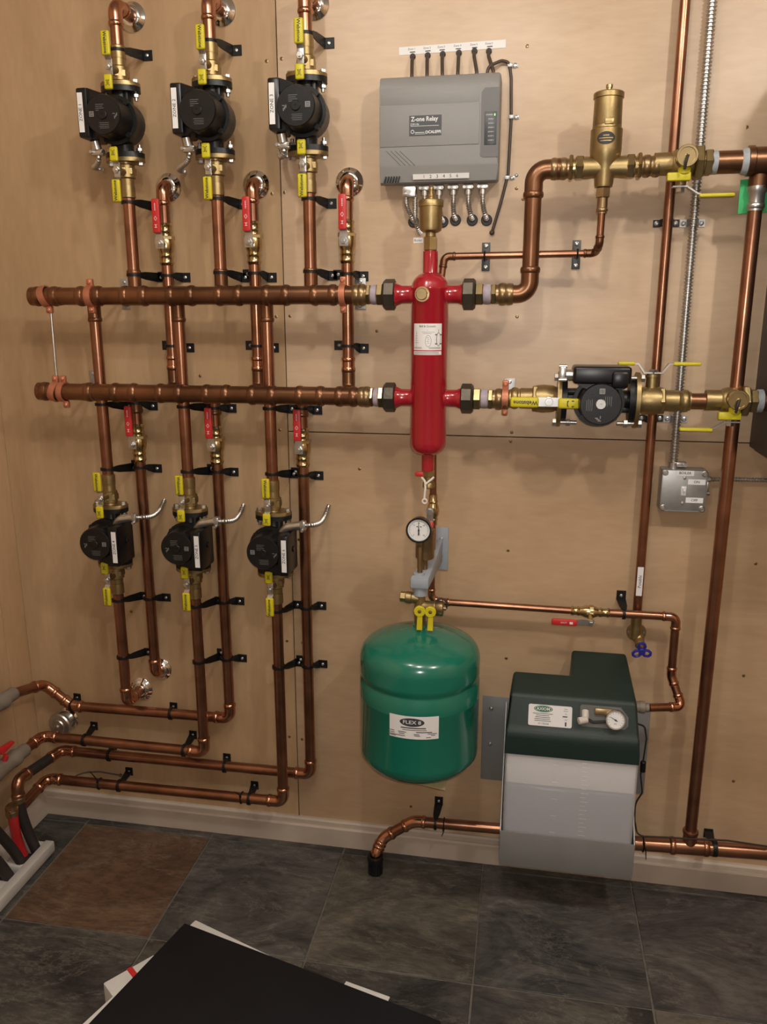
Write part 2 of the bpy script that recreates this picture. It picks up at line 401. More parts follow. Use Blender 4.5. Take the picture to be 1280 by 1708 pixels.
# slate floor
TM = {(-3, 0): 1, (-2, 0): 2, (-1, 0): 3, (0, 0): 5, (1, 0): 6, (-4, 0): 4, (-4, 1): 4, (-3, 1): 4, (-2, 1): 3, (-1, 1): 4, (0, 1): 4, (1, 1): 3}
m = MB(); m.mi = 0; m.box(((XL+XR)/2, YF/2, -.0125), (XR-XL+.04, -YF+.04, .02))
for i in range(-4, 6):
    for j in range(-1, 10):
        x0 = max(-.069+.4*i, XL); x1 = min(x0 if False else -.069+.4*(i+1), XR); y1 = min(-.045-.4*j, 0); y0 = max(-.045-.4*(j+1), YF)
        if x1-x0 < .02 or y1-y0 < .01: continue
        m.mi = TM.get((i, j), 4 if j < 0 else random.choice([2, 4, 5, 6]))
        t = .0022
        w = [random.uniform(-.0015, .0015) for _ in range(4)]
        m.hull8([V((x0+t+w[0], y0+t, -.012)), V((x1-t+w[1], y0+t, -.012)), V((x1-t+w[2], y1-t, -.012)), V((x0+t+w[3], y1-t, -.012)),
                 V((x0+t+w[0], y0+t, 0)), V((x1-t+w[1], y0+t, 0)), V((x1-t+w[2], y1-t, 0)), V((x0+t+w[3], y1-t, 0))], .0012, 1)
struct(build(m, 'floor', [GROUT, SL_RED, SL_GREY, SL_OLIVE, SL_DARK, SL_GREY, SL_PLUM]))
m = MB(); m.prism([(0, 0), (-.020, 0), (-.020, .056), (-.016, .060), (-.012, .060), (-.012, .072), (-.008, .077), (0, .077)], (XL, 0, 0), (0, 1, 0), (0, 0, 1), (XR-XL, 0, 0))
struct(build(m, 'baseboard_back', BASE_P))
m = MB(); m.prism([(0, 0), (.018, 0), (.018, .052), (.012, .062), (0, .066)], (XL, 0, 0), (1, 0, 0), (0, 0, 1), (0, YF, 0))
struct(build(m, 'baseboard_left', BASE_P))
# screws in the plywood
for px, py in ((445, 102), (470, 98), (454, 323), (475, 321), (461, 528), (484, 527), (334, 627), (467, 717), (491, 709), (880, 77), (863, 528), (873, 332), (862, 314), (854, 721), (852, 736),
               (848, 918), (845, 1098), (1224, 1303), (1241, 1127), (1261, 940), (219, 1020), (499, 900), (479, 1069), (505, 1072), (483, 1229), (504, 1233), (686, 1345), (600, 782), (1246, 212), (629, 552)):
    p = W(px, py, 0); m = MB(); m.lathe(p+V((0, .001, 0)), (0, -1, 0), [(0, .0042), (.0018, .0040), (.0024, .0022), (.0012, .0014), (.0012, .0001)], 12)
    tag(build(m, 'wood_screw', BRASS_DK), 'small brass screw head sunk in the bare plywood wall', 'screw', 'screws in the plywood wall')

ZN = ['', 'left ZONE 1', 'middle ZONE 2', 'right ZONE 3', 'left ZONE 4', 'middle ZONE 5', 'right ZONE 6']
ZLONG = ['', 'upper left ZONE 1', 'upper middle ZONE 2', 'upper right ZONE 3', 'lower left ZONE 4', 'lower middle ZONE 5', 'lower right ZONE 6']
# ================================================================== PIPE HELPERS
RP = .0143; OP = .087; OR_ = .036; OB = .06; OH = .125; RH = .0207; ZU = 1.545; ZL = 1.312
PXS = [-.962, -.738, -.515, -1.0755, -.8525, -.6265]
RXS = [-.897, -.670, -.438, -1.009, -.792, -.560]
def bead(m, p, d, r, k=1.24):
    m.lathe(V(p)-V(d)*r*.42, d, [(0, r*1.06), (r*.14, r*k*.96), (r*.42, r*k), (r*.70, r*k*.96), (r*.84, r*1.06)], 20)
def elbow(m, p, d1, d2, r, L=None):
    d1 = V(d1).normalized(); d2 = V(d2).normalized(); ang = d1.angle(d2)
    L = L or r*(3.1 if ang < 2.0 else 2.1)
    m.tube(fillet([V(p)+d1*L, p, V(p)+d2*L], r*(1.9 if ang < 2 else 3.2), 8), r*1.11, 18)
    bead(m, V(p)+d1*L*.92, d1, r); bead(m, V(p)+d2*L*.92, d2, r); return L
def coupling(parent, a, b, r, mt, name='coupling'):
    a = V(a); b = V(b); d = (b-a).normalized(); m = MB(); m.cyl(a, b, r*1.12, 20); bead(m, a+d*r*.45, d, r); bead(m, b-d*r*.45, d, r)
    return build(m, name, mt, parent)
def pipe(label, pts, r, mt=COPPER, cat='pipe', group=None, fit=COPPER_NEW, couplings=(), name='copper_pipe'):
    pts = [V(p) for p in pts]
    t = thing(name, label, cat, pts[-1] if pts[-1].z < pts[0].z else pts[0], group)
    cut = [0]*len(pts)
    for i in range(1, len(pts)-1):
        m = MB(); cut[i] = elbow(m, pts[i], pts[i-1]-pts[i], pts[i+1]-pts[i], r)*.6
        build(m, 'elbow_fitting', fit, t)
    for i in range(len(pts)-1):
        d = (pts[i+1]-pts[i]); L = d.length; d.normalize()
        if L-cut[i]-cut[i+1] < .004: continue
        m = MB(); m.cyl(pts[i]+d*cut[i], pts[i+1]-d*cut[i+1], r, 20); build(m, 'pipe_section', mt, t)
    for a, b in couplings: coupling(t, a, b, r, fit)
    return t
def escutcheon(label, p, r, rh):
    m = MB(); m.lathe(V(p), (0, -1, 0), [(0, r), (.002, r*1.0), (.004, r*.96), (.006, r*.80), (.011, r*.70), (.013, r*.62), (.014, r*.5), (.016, rh*1.15), (.016, rh*1.02), (.004, rh*1.01)], 32)
    return tag(build(m, 'escutcheon_plate', CHROME), label, 'pipe cover plate', 'chrome wall plates')
def clip(label, c, ax, r, foot, twin=False, mt=CLIP, w=.0068, direct=False):
    """band round a pipe at c, arm back to a screwed foot on the wall"""
    c = V(c); ax = V(ax).normalized(); foot = V((foot[0], 0, foot[2]))
    t = thing('pipe_clip', label, 'pipe clip', foot, 'black pipe clips')
    def band(m):
        m.lathe(c-ax*w/2, ax, [(0, r), (0, r+.003), (w, r+.003), (w, r)], 20)
    m = MB(); u, v = perp(ax)
    rings = []
    for k in range(24):
        q = u*math.cos(2*PI*k/24)+v*math.sin(2*PI*k/24)
        rings.append([c+q*(r+.0003)-ax*w/2, c+q*(r+.0038)-ax*w/2, c+q*(r+.0038)+ax*w/2, c+q*(r+.0003)+ax*w/2])
    m.rings(rings, closed=True); build(m, 'band', mt, t)
    side = (foot-c); side -= ax*side.dot(ax); side.y = 0
    sgn = V((0, 0, 1)) if direct else side.normalized() if side.length > 1e-5 else V((1, 0, 0))
    def arm(m, s, dist):
        if direct:
            a = c+(V((foot.x, -.003, foot.z))-c).normalized()*(r+.001); b = V((foot.x, -.0028, foot.z)); sd = V((0, 0, 1)); ff = b
        a = a if direct else c+s*(r+.002); b = b if direct else V((c.x, 0, c.z))+s*dist+V((0, -.003, 0))+ax*((foot-c).dot(ax) if s == sgn else 0)
        mid = a.lerp(b, .28)
        n = (b-a).cross(ax).normalized()*.0013; sx_ = 0
        hs = (w*.9, .0092, .0115)
        P = [a, mid, b]; k = [[P[i]-ax*hs[i]-n, P[i]+ax*hs[i]-n, P[i]+ax*hs[i]+n, P[i]-ax*hs[i]+n] for i in range(3)]
        m.rings(k)
        f = b+s*(0 if direct else .009)
        R = M((s, V((0, 1, 0)), ax)).transposed()
        m.box(f+V((0, .0014, 0)), (.026, .0028, .023), .0006, R, 1); return f
    m = MB(); f = arm(m, sgn, max(side.length-.009, r+.008)); build(m, 'arm', mt, t)
    fs = [f]
    if twin:
        m = MB(); fs.append(arm(m, -sgn, r+.007)); build(m, 'arm', mt, t)
    for f in fs:
        m = MB(); m.lathe(V((f.x, -.0030, f.z)), (0, -1, 0), [(0, .0046), (.0016, .0042), (.0026, .0022), (.0012, .0016), (.0012, .0001)], 12); build(m, 'screw', STEEL, t)
    return t
def flex(name, label, pts, r, cat, mt=STEEL, group=None, pitch=.0068, rad=.04):
    pts = fillet(pts, rad, 8) if len(pts) < 12 else pts; fine = [pts[0]]; rs = [r]
    acc = 0; k = 0
    for a, b in zip(pts, pts[1:]):
        L = (b-a).length; d = (b-a)/max(L, 1e-9); s = 0
        while s+pitch/4-acc <= L:
            s += pitch/4-acc; acc = 0; k += 1
            fine.append(a+d*s); rs.append(r*(1.06, 1.06, .74, .74)[k % 4])
        acc += L-s
    m = MB(); m.tube(fine, rs, 10); return tag(build(m, name, mt), label, cat, group)

# ================================================================== HEADERS
def header(label, xa, xb, z, rings, branches, tees):
    t = thing('copper_header', label, 'pipe header', (xa, -OH, z-RH))
    part(t, 'pipe_section', COPPER_DARK, lambda m: m.lathe((xa, -OH, z), (1, 0, 0), [(0, RH*.80), (.003, RH), (xb-xa, RH)], 24))
    def cap(m):
        m.lathe((xa-.003, -OH, z), (1, 0, 0), [(0, RH*.75), (.004, RH*1.07), (.030, RH*1.07)], 24); bead(m, (xa+.019, -OH, z), (1, 0, 0), RH, 1.17)
    part(t, 'end_cap', COPPER_DARK, cap)
    for x0, x1, bx, by, dz in tees:
        m = MB(); m.cyl((x0-.006, -OH, z), (x1+.006, -OH, z), RH*1.07, 24); bead(m, (x0, -OH, z), (1, 0, 0), RH, 1.19); bead(m, (x1, -OH, z), (1, 0, 0), RH, 1.19)
        s = 1 if dz > 0 else -1
        m.tube(fillet([(bx, -OH, z), (bx, -by, z+s*.004), (bx, -by, z+s*.062)], .022, 8), RP*1.12, 18); bead(m, (bx, -by, z+s*.056), (0, 0, 1), RP)
        build(m, 'tee_fitting', COPPER_DARK, t)
    for x in rings:
        m = MB(); m.cyl((x-.016, -OH, z), (x+.016, -OH, z), RH*1.06, 24); bead(m, (x, -OH, z), (1, 0, 0), RH, 1.18); build(m, 'press_coupling', COPPER_DARK, t)
    return t
hx = lambda px, py: W(px, py, OH).x
def tee_at(pa, pb, py, bx, by, dz): return (hx(pa, py), hx(pb, py), bx, by, dz)
XUA = hx(52, 492); XUB = hx(596, 494); XLA = hx(65, 654); XLB = hx(606, 662)
header('upper thick horizontal copper header feeding the six pumps', XUA, XUB, ZU, [hx(92, 492)], 0,
       [tee_at(136, 165, 492, PXS[3], OP, -1), tee_at(210, 241, 492, PXS[0], OP, 1), tee_at(287, 320, 492, PXS[4], OP, -1), tee_at(367, 399, 493, PXS[1], OP, 1), tee_at(446, 478, 494, PXS[5], OP, -1), tee_at(526, 556, 494, PXS[2], OP, 1)])
header('lower thick horizontal copper header under the upper one', XLA, XLB, ZL, [hx(150, 655)], 0,
       [tee_at(194, 224, 655, RXS[3], OR_, -1), tee_at(269, 300, 656, RXS[0], OR_, 1), tee_at(346, 378, 657, RXS[4], OR_, -1), tee_at(422, 455, 658, RXS[1], OR_, 1), tee_at(501, 535, 660, RXS[5], OR_, -1), tee_at(567, 590, 661, RXS[2], OR_, 1)])
# split-ring clamps in copper colour, wall plates, tie rod
def ring_clamp(label, c, ax, r, ears, w=.014):
    c = V(c); t = thing('split_ring_clamp', label, 'pipe clamp', c-V((0, 0, r)))
    m = MB(); u, v = perp(V(ax)); ax = V(ax); rings = []
    for k in range(28):
        q = u*math.cos(2*PI*k/28)+v*math.sin(2*PI*k/28)
        rings.append([c+q*(r*1.07)-ax*w/2, c+q*(r*1.07+.0035)-ax*w/2, c+q*(r*1.07+.0035)+ax*w/2, c+q*(r*1.07)+ax*w/2])
    m.rings(rings, closed=True); build(m, 'ring', COPPER_PAINT, t)
    for e in ears:
        e = V(e); m = MB(); m.box(c+e*(r+.011), (w if abs(e.x) < .5 else .018, .012, .018 if abs(e.z) > .3 else w), .003); build(m, 'ear', COPPER_PAINT, t)
        m = MB(); p = c+e*(r+.012)+V((0, -.005, 0)); m.lathe(p, (0, -1, 0), [(0, .0055), (.003, .0055), (.005, .003), (.005, 0)], 12); build(m, 'screw', COPPER_PAINT, t)
    return t
ring_clamp('left copper clamp on the upper header holding the thin steel rod', (hx(76, 492), -OH, ZU), (1, 0, .25), RH, [(.25, 0, -1)], .016)
ring_clamp('copper clamp on the upper header above the ZONE 4 pump pipe', (hx(152, 492), -OH, ZU), (1, 0, 0), RH, [(0, 0, 1), (0, 0, -1)], .016)
ring_clamp('copper clamp at the right end of the upper header', (hx(573, 494), -OH, ZU), (1, 0, 0), RH, [(0, 0, 1), (0, 0, -1)])
ring_clamp('copper clamp on the lower header meeting the bottom of the steel rod', (hx(93, 654), -OH, ZL), (1, 0, -.25), RH, [(.1, 0, 1)], .016)
ring_clamp('copper clamp on the lower header with its screw ear hanging down', (hx(106, 655), -OH, ZL), (1, 0, -.1), RH, [(.1, 0, 1), (.2, 0, -1)])
m = MB(); a = V((hx(84, 510), -OH, ZU-RH-.016)); b = V((hx(95, 636), -OH, ZL+RH+.012)); m.cyl(a, b, .0032, 10)
tag(build(m, 'tie_rod', STEEL), 'thin vertical steel rod linking the left ends of both headers', 'rod')
def wall_plate(label, px, py, w, h, holes=True):
    p = W(px, py, 0); t = thing('wall_plate', label, 'mounting plate', p-V((0, 0, h/2)))
    part(t, 'plate', GALV, lambda m: m.box(p+V((0, -.002, 0)), (w, .004, h), .001))
    for s in (-1, 1):
        part(t, 'screw', STEEL, lambda m: m.lathe(p+V((0, -.004, s*h*.38)), (0, -1, 0), [(0, .005), (.002, .0046), (.003, .0025), (.0015, .0018), (.0015, 0)], 12))
    part(t, 'stud', GALV, lambda m: m.cyl(p+V((0, -.003, 0)), p+V((0, -.10, 0)), .0045, 10))
wall_plate('grey steel wall plate behind the upper header by the ZONE 1 pipe', 210, 490, .022, .076)
wall_plate('grey steel wall plate behind the lower header near the steel rod', 158, 640, .020, .070)
wall_plate('grey steel wall plate behind the right end of the upper header', 602, 490, .027, .074)
wall_plate('grey steel wall plate behind the lower brass valve right of the red tank', 850, 655, .027, .070)

# ================================================================== ISOLATION FLANGE VALVES + PUMPS
YH = -.050
def flange_prism(m, z0, z1, ax=.047, ay=.027):
    poly = []
    for k in range(40):
        a = 2*PI*k/40; c, s = math.cos(a), math.sin(a); rr = 1/math.sqrt((c/.047)**2+(s/.034)**2)
        poly.append((c*rr*ax/.047, s*rr))
    m.prism(poly, (0, 0, z0), (1, 0, 0), (0, 1, 0), (0, 0, z1-z0), .0012, 1)
def make_valve(label):
    t = thing('isolation_valve', label, 'valve', (0, 0, 0), 'brass isolation valves with yellow handles')
    part(t, 'flange', BRASS, lambda m: flange_prism(m, 0, .0085))
    def body(m):
        m.lathe((0, 0, .008), (0, 0, 1), [(0, .017), (.004, .0165), (.006, .0195), (.030, .0205), (.034, .0205), (.037, .0165), (.052, .0160), (.052, .0168), (.056, .0172), (.078, .0172), (.080, .0150)], 20)
        m.hexa((0, 0, .020), (0, 0, .036), .0225); m.cyl((0, 0, .032), (0, -.040, .032), .0085, 14)
    part(t, 'valve_body', BRASS, body)
    def bar(m):
        m.box((0, YH+.003, .032), (.015, .0026, .034), .0006)
        m.prism([(YH+.0035, .047), (YH-.004, .056), (YH-.0065, .056), (YH+.001, .047)], (-.007, 0, 0), (0, 1, 0), (0, 0, 1), (.014, 0, 0))
        m.prism([(YH+.0035, .017), (YH-.004, .008), (YH-.0065, .008), (YH+.001, .017)], (-.007, 0, 0), (0, 1, 0), (0, 0, 1), (.014, 0, 0))
    part(t, 'handle_bar', STEEL, bar)
    part(t, 'stem_nut', STEEL, lambda m: (m.hexa((0, YH+.004, .032), (0, YH-.006, .032), .0078), m.cyl((0, YH-.006, .032), (0, YH-.010, .032), .0038, 10)))
    def long(m):
        m.box((0, YH-.007, .078), (.021, .0085, .050), .004, None, 3)
        m.mi = 1; at = pl((0, YH-.0113, .078), (0, 0, -1), (1, 0, 0)); m.text('Webstone', .0105, at(.0004), 0, .0005, .02)
    part(t, 'long_grip', [YEL, INK], long)
    def short(m):
        m.box((0, YH-.007, -.0015), (.020, .0085, .032), .004, None, 3)
        m.mi = 1; at = pl((0, YH-.0113, -.004), (1, 0, 0), (0, 0, 1)); f = at(.0004)
        for sx in (-1, 1):
            m.patch(f, sx*.0008, sx*.0045, .0045, .0058); m.patch(f, sx*.0008, sx*.0022, -.0045, .0052); m.patch(f, sx*.0030, sx*.0048, -.0058, -.0042)
    part(t, 'short_grip', [YEL, INK], short)
    for sx in (-1, 1):
        def bolt(m):
            m.hexa((sx*.037, 0, .0085), (sx*.037, 0, .0155), .0080); m.cyl((sx*.037, 0, -.030), (sx*.037, 0, .010), .0042, 10); m.hexa((sx*.037, 0, -.0225), (sx*.037, 0, -.0155), .0080)
        part(t, 'bolt', STEEL, bolt)
    return t
HP = .077
def make_pump(label, zone, upper, S=1., logo=1):
    t = thing('circulator_pump', label, 'pump', (0, 0, 0), 'black circulator pumps')
    k = S
    def vol(m):
        for s in (-1, 1):
            flange_prism(m, min(s*HP, s*(HP-.012)), max(s*HP, s*(HP-.012)))
            m.lathe((0, 0, s*HP), (0, 0, -s), [(.0, .020), (.012, .021), (.035, .022), (.060, .034)], 20)
        m.lathe((0, .034, 0), (0, -1, 0), [(0, .018), (.006, .036), (.018, .048), (.040, .050), (.058, .050), (.066, .0535), (.075, .0535), (.075, .044)], 28)
        m.box((.02, -.005, .045), (.012, .03, .05), .004); m.box((-.018, -.008, -.046), (.012, .03, .05), .004)
    part(t, 'volute', IRON, vol)
    for a in (45, 135, 225, 315):
        ca, sa = math.cos(math.radians(a)), math.sin(math.radians(a))
        part(t, 'screw', IRON, lambda m: m.cyl((.0475*ca, -.030, .0475*sa), (.0475*ca, -.050, .0475*sa), .006, 10))
    part(t, 'motor', MOTOR, lambda m: m.lathe((0, -.040, 0), (0, -1, 0), [(0, .046), (.004, .0445), (.050, .0425), (.053, .0425), (.056, .0405), (.056, .037)], 36))
    def face(m):
        m.mi = 0; m.lathe((0, -.094, 0), (0, -1, 0), [(0, .0385), (.0012, .0385), (.0018, .0375), (.0018, 0)], 36)
        at = pl((0, -.0961, 0), (1, 0, 0) if upper else (-1, 0, 0), (0, 0, 1) if upper else (0, 0, -1)); f = at(0)
        m.mi = 2
        for i in range(4):
            m.patch(f, -.016, .004-.003*(i % 2), .020-.004*i, .0212-.004*i)
            m.patch(f, -.010+.002*(i % 2), .014, -.018-.0036*i, -.0170-.0036*i)
        m.mi = 1
        if logo:
            sx = 1 if logo > 0 else -1
            m.patch(f, sx*.021, sx*.032, -.004, .007)
            for i in range(3): m.patch(f, -sx*.028+.0028*i, -sx*.028+.0028*i+.0016, -.010+.003*i, -.004+.003*i)
            m.patch(f, -sx*.030, -sx*.024, .000, .0012)
        m.mi = 3
        if logo:
            sx = 1 if logo > 0 else -1
            for q in (.0045, .0015, -.0018): m.patch(at(.0002), sx*.0225, sx*.0305, q-.0006, q+.0008)
    part(t, 'face_plate', [FACE, GREY_P, GREY_D, INK], face)
    part(t, 'vent_screw', STEEL if zone == '' else MOTOR, lambda m: m.lathe((0, -.0955, 0), (0, -1, 0), [(0, .0105), (.003, .0105), (.0038, .0095), (.0038, .002), (.0028, .0015), (.0028, 0)], 18))
    if zone:
        def cb(m):
            m.box((-.0495, -.050, .006), (.027, .088, .104), .005, None, 2)
            m.prism([(-.050, .057), (-.038, .058), (-.006, .047), (-.010, .030), (-.050, .030)], (0, -.086, 0), (1, 0, 0), (0, 0, 1), (0, .06, 0), .003)
            m.prism([(-.045, -.044), (-.038, -.046), (-.014, -.038), (-.014, -.020), (-.045, -.020)], (0, -.080, 0), (1, 0, 0), (0, 0, 1), (0, .055, 0))
            m.cyl((-.063, -.045, .0), (-.066, -.045, .0), .008, 14, .001)
        part(t, 'terminal_box', PLASTIC_BK, cb)
        c = V((-.053, -.0943, .006))
        def lab(m):
            at = pl(c, (0, 0, 1), (-1, 0, 0)) if upper else pl(c, (0, 0, -1), (1, 0, 0))
            m.box(c+V((0, .0001, 0)), (.0125, .0007, .082)); m.mi = 1; m.text('ZONE '+zone, .0105, at(.0006), 0, 0, .004)
        part(t, 'zone_label', [WHITE, INK], lab)
        def con(m):
            if upper:
                m.cyl((-.046, -.055, -.045), (-.044, -.05, -.064), .011, 16, .001); m.box((-.042, -.050, -.070), (.030, .016, .014), .004)
            else:
                m.tube(fillet([(-.035, -.04, -.040), (-.048, -.045, -.056), (-.085, -.045, -.062)], .02), [.011]*9, 14); m.box((-.090, -.045, -.062), (.014, .018, .024), .003)
            for q in (-1, 1):
                p = V((-.042+q*.0125, -.056, -.070)) if upper else V((-.090, -.052, -.062+q*.011))
                m.cyl(p, p+V((0, -.008, 0)), .0035, 10)
        part(t, 'cable_connector', STEEL, con)
    else:
        def cb(m):
            m.box((-.058, -.052, 0), (.036, .082, .116), .006, None, 3)
            m.prism([(-.062, -.048), (-.038, -.048), (-.030, -.03), (-.030, .045), (-.038, .052), (-.062, .052)], (0, -.088, 0), (1, 0, 0), (0, 0, 1), (0, .05, 0), .003)
            m.box((-.050, -.070, .036), (.034, .060, .034), .006)
        part(t, 'terminal_box', PLASTIC_BK, cb)
        def con(m):
            m.cyl((-.056, -.05, -.055), (-.056, -.05, -.072), .011, 16, .001); m.box((-.058, -.05, -.078), (.030, .022, .014), .003); m.cyl((-.074, -.055, -.086), (-.074, -.055, -.070), .004, 10); m.cyl((-.046, -.060, -.086), (-.046, -.060, -.070), .004, 10)
        part(t, 'cable_connector', STEEL, con)
    return t
proto_valve = None
def put_valve(label, loc, rot):
    global proto_valve
    if proto_valve is None:
        proto_valve = make_valve(label); o = proto_valve; o.location = V(loc); o.rotation_euler = rot; return o
    return dup(proto_valve, loc, label, rot)
ZPU = 1.936; ZPL = .930
for i in range(6):
    up = i < 3; z = ZPU if up else ZPL; x = PXS[i]; n = str(i+1)
    o = make_pump('black circulator pump with white %s label' % ZLONG[int(n)], n, up, logo=(-1, 0, 1, 1, 1, -1)[i])
    o.location = (x, -OP, z); o.rotation_euler = (0, 0, 0) if up else (0, PI, 0)
    put_valve('brass valve with yellow two-ended handle above the %s pump' % ZLONG[int(n)], (x, -OP, z+HP), (0, 0, 0))
    put_valve('brass valve with yellow two-ended handle below the %s pump' % ZLONG[int(n)], (x, -OP, z-HP), (0, PI, 0))
    if up:
        p0 = V((x-.042, -OP-.050, z-.072)); we = W((170, 308, 478)[i], (283, 287, 260)[i], .004)
        q = p0+V((-.001, 0, -.030))
        flex('flexible_conduit', 'short corrugated steel conduit curling under the %s pump to the wall' % ZN[int(n)], bez(p0, p0+V((0, .006, -.040)), V((we.x-.022, -.045, we.z+.006)), we), .0060, 'conduit', STEEL, 'corrugated pump conduits')
    else:
        a = V((x+.092, -OP-.045, z+.062)); e = W((275, 407, 549)[i-3], (832, 840, 842)[i-3], .002)
        flex('flexible_conduit', 'corrugated steel conduit from the %s pump curving up to the wall' % ZN[int(n)], bez(a, a+V((.040, .012, .002)), V((e.x-.012, -.030, e.z-.050)), e), .0060, 'conduit', STEEL, 'corrugated pump conduits')

# pump pipes
ZT = 2.187; zv = HP+.085
for i in range(3):
    x = PXS[i]; n = i+1
    pipe('copper pipe rising from the %s pump valve to the wall near the ceiling' % ZN[int(n)], [(x, -OP, ZPU+zv-.006), (x, -OP, ZT), (x, -.0, ZT)], RP)
    escutcheon('chrome wall plate at the top above the %s pump' % ZN[int(n)], (x, 0, ZT), .034, RP)
    pipe('copper pipe from the %s pump down to the upper header' % ZN[int(n)], [(x, -OP, ZPU-zv+.006), (x, -OP, ZU+.048)], RP, couplings=[])
x4, x5, x6 = PXS[3:]
for i in range(3, 6):
    x = PXS[i]
    pipe('copper pipe from the upper header down to the %s pump' % ZN[int((i+1))], [(x, -OP, ZU-.048), (x, -OP, ZPL+zv-.006)], RP, COPPER)
zb = ZPL-zv+.006
pipe('copper pipe below the ZONE 4 pump bending back into a chrome wall plate', [(x4, -OP, zb), (x4, -OP, .440), (x4, 0, .440)], RP)
escutcheon('low chrome wall plate where the ZONE 4 pump pipe enters', (x4, 0, .440), .036, RP)
XW = -1.352
pipe('copper pipe below the ZONE 5 pump running left along the wall, second from top', [(x5, -OP, zb), (x5, -OP, .307), (XW, -OP, .309), (XW-.003, WX(40, 1245, XW).y, .31)], RP)
pipe('copper pipe below the ZONE 6 pump running left, lowest above the baseboard', [(x6, -OP, zb), (x6, -OP, .176), (XW, -OP, .170), (XW-.01, -.20, .150)], RP)
# return pipes with red ball valves
def make_ball(label):
    t = thing('ball_valve', label, 'valve', (0, 0, 0), 'brass ball valves with red levers')
    def body(m):
        m.lathe((0, 0, -.050), (0, 0, 1), [(0, .0155), (.002, .0165), (.006, .0185), (.010, .0165), (.018, .0165), (.021, .0185), (.024, .0165), (.030, .0165), (.036, .0195), (.044, .021), (.056, .021), (.064, .0195), (.070, .0165), (.076, .0165), (.079, .0185), (.082, .0165), (.090, .0165), (.094, .0185), (.098, .0165), (.100, .0155)], 22)
        m.hexa((0, 0, .010), (0, 0, .020), .023); m.cyl((0, -.015, 0), (0, -.034, 0), .008, 14)
    part(t, 'valve_body', BRASS_SH, body)
    def lev(m):
        m.prism([(-.010, -.012), (.010, -.012), (.012, .004), (.008, .022), (-.008, .022), (-.012, .004)], (0, -.034, 0), (1, 0, 0), (0, 0, 1), (0, -.0026, 0))
        m.prism([(-.034, .021), (-.0366, .021), (-.046, .034), (-.0434, .034)], (-.008, 0, 0), (0, 1, 0), (0, 0, 1), (.016, 0, 0))
    part(t, 'lever', STEEL, lev)
    part(t, 'stem_nut', STEEL, lambda m: (m.hexa((0, -.036, 0), (0, -.043, 0), .0085), m.cyl((0, -.043, 0), (0, -.047, 0), .0038, 10)))
    def grip(m):
        m.box((0, -.0455, .062), (.0195, .009, .078), .0035, None, 2)
        m.mi = 1; f = pl((0, -.0503, .062), (1, 0, 0), (0, 0, 1))(.0002)
        for i in range(5): m.patch(f, -.0012, .0012, .012+.0035*i, .0142+.0035*i)
        m.oval(f, 0, -.006, .0040, .0055, 4); m.mi = 0; m.oval(pl((0, -.0503, .062), (1, 0, 0), (0, 0, 1))(.0003), 0, -.006, .0028, .0040, 4); m.mi = 1
        for s in (-1, 1): m.patch(f, -.003, .003, -.024+s*.003, -.0228+s*.003)
        m.patch(f, -.0007, .0007, -.026, -.021)
    part(t, 'lever_grip', [RED_PL, INKW], grip)
    return t
ZVU = W(278, 408, OR_).z; ZVL = W(230, 738, OR_).z
pb = None
for i in range(6):
    up = i < 3; x = RXS[i]; zc = ZVU if up else ZVL; n = i+1
    lab = ('brass ball valve with red lever beside the %s pump pipe, above the headers' if up else 'brass ball valve with red lever under the lower header beside the %s pipe') % ZN[n]
    if pb is None: pb = make_ball(lab); pb.location = (x, -OR_, zc)
    else: dup(pb, (x, -OR_, zc), lab)
    if up:
        ze = 1.806
        pipe('short copper stub from wall plate to red-lever valve by %s pump pipe' % ZN[int(n)], [(x, 0, ze), (x, -OR_, ze), (x, -OR_, zc+.044)], RP)
        escutcheon('mid-height chrome wall plate above the red-lever valve by the %s pipe' % ZN[int(n)], (x, 0, ze), .034, RP)
        pipe('copper return pipe from red-lever valve by %s down to the lower header' % ZN[int(n)], [(x, -OR_, zc-.044), (x, -OR_, ZL+.05)], RP, couplings=[((x, -OR_, ZL+.052), (x, -OR_, ZL+.088))])
    else:
        pipe('short copper stub from the lower header to the red-lever valve by %s' % ZN[int(n)], [(x, -OR_, ZL-.05), (x, -OR_, zc+.044)], RP)
r4, r5, r6 = RXS[3:]; LV1 = WX(22, 1157, -1.372)
pipe('copper return pipe beside the lower left ZONE 4 pump ending in a chrome wall plate', [(r4, -OR_, ZVL-.044), (r4, -OR_, .508), (r4, 0, .508)], RP)
escutcheon('low chrome wall plate where the ZONE 4 return pipe enters', (r4, 0, .508), .033, RP)
pipe('copper return pipe beside the ZONE 5 pump running left, topmost of the floor-level runs', [(r5, -OR_, ZVL-.044), (r5, -OR_, .391), (-1.281, -OR_, .385), (-1.364, -OR_, .447), LV1], RP)
pipe('copper return pipe beside the ZONE 6 pump running left, third from top', [(r6, -OR_, ZVL-.044), (r6, -OR_, .238), (-1.332, -OR_, .235), (-1.341, -.085, .234)], RP)

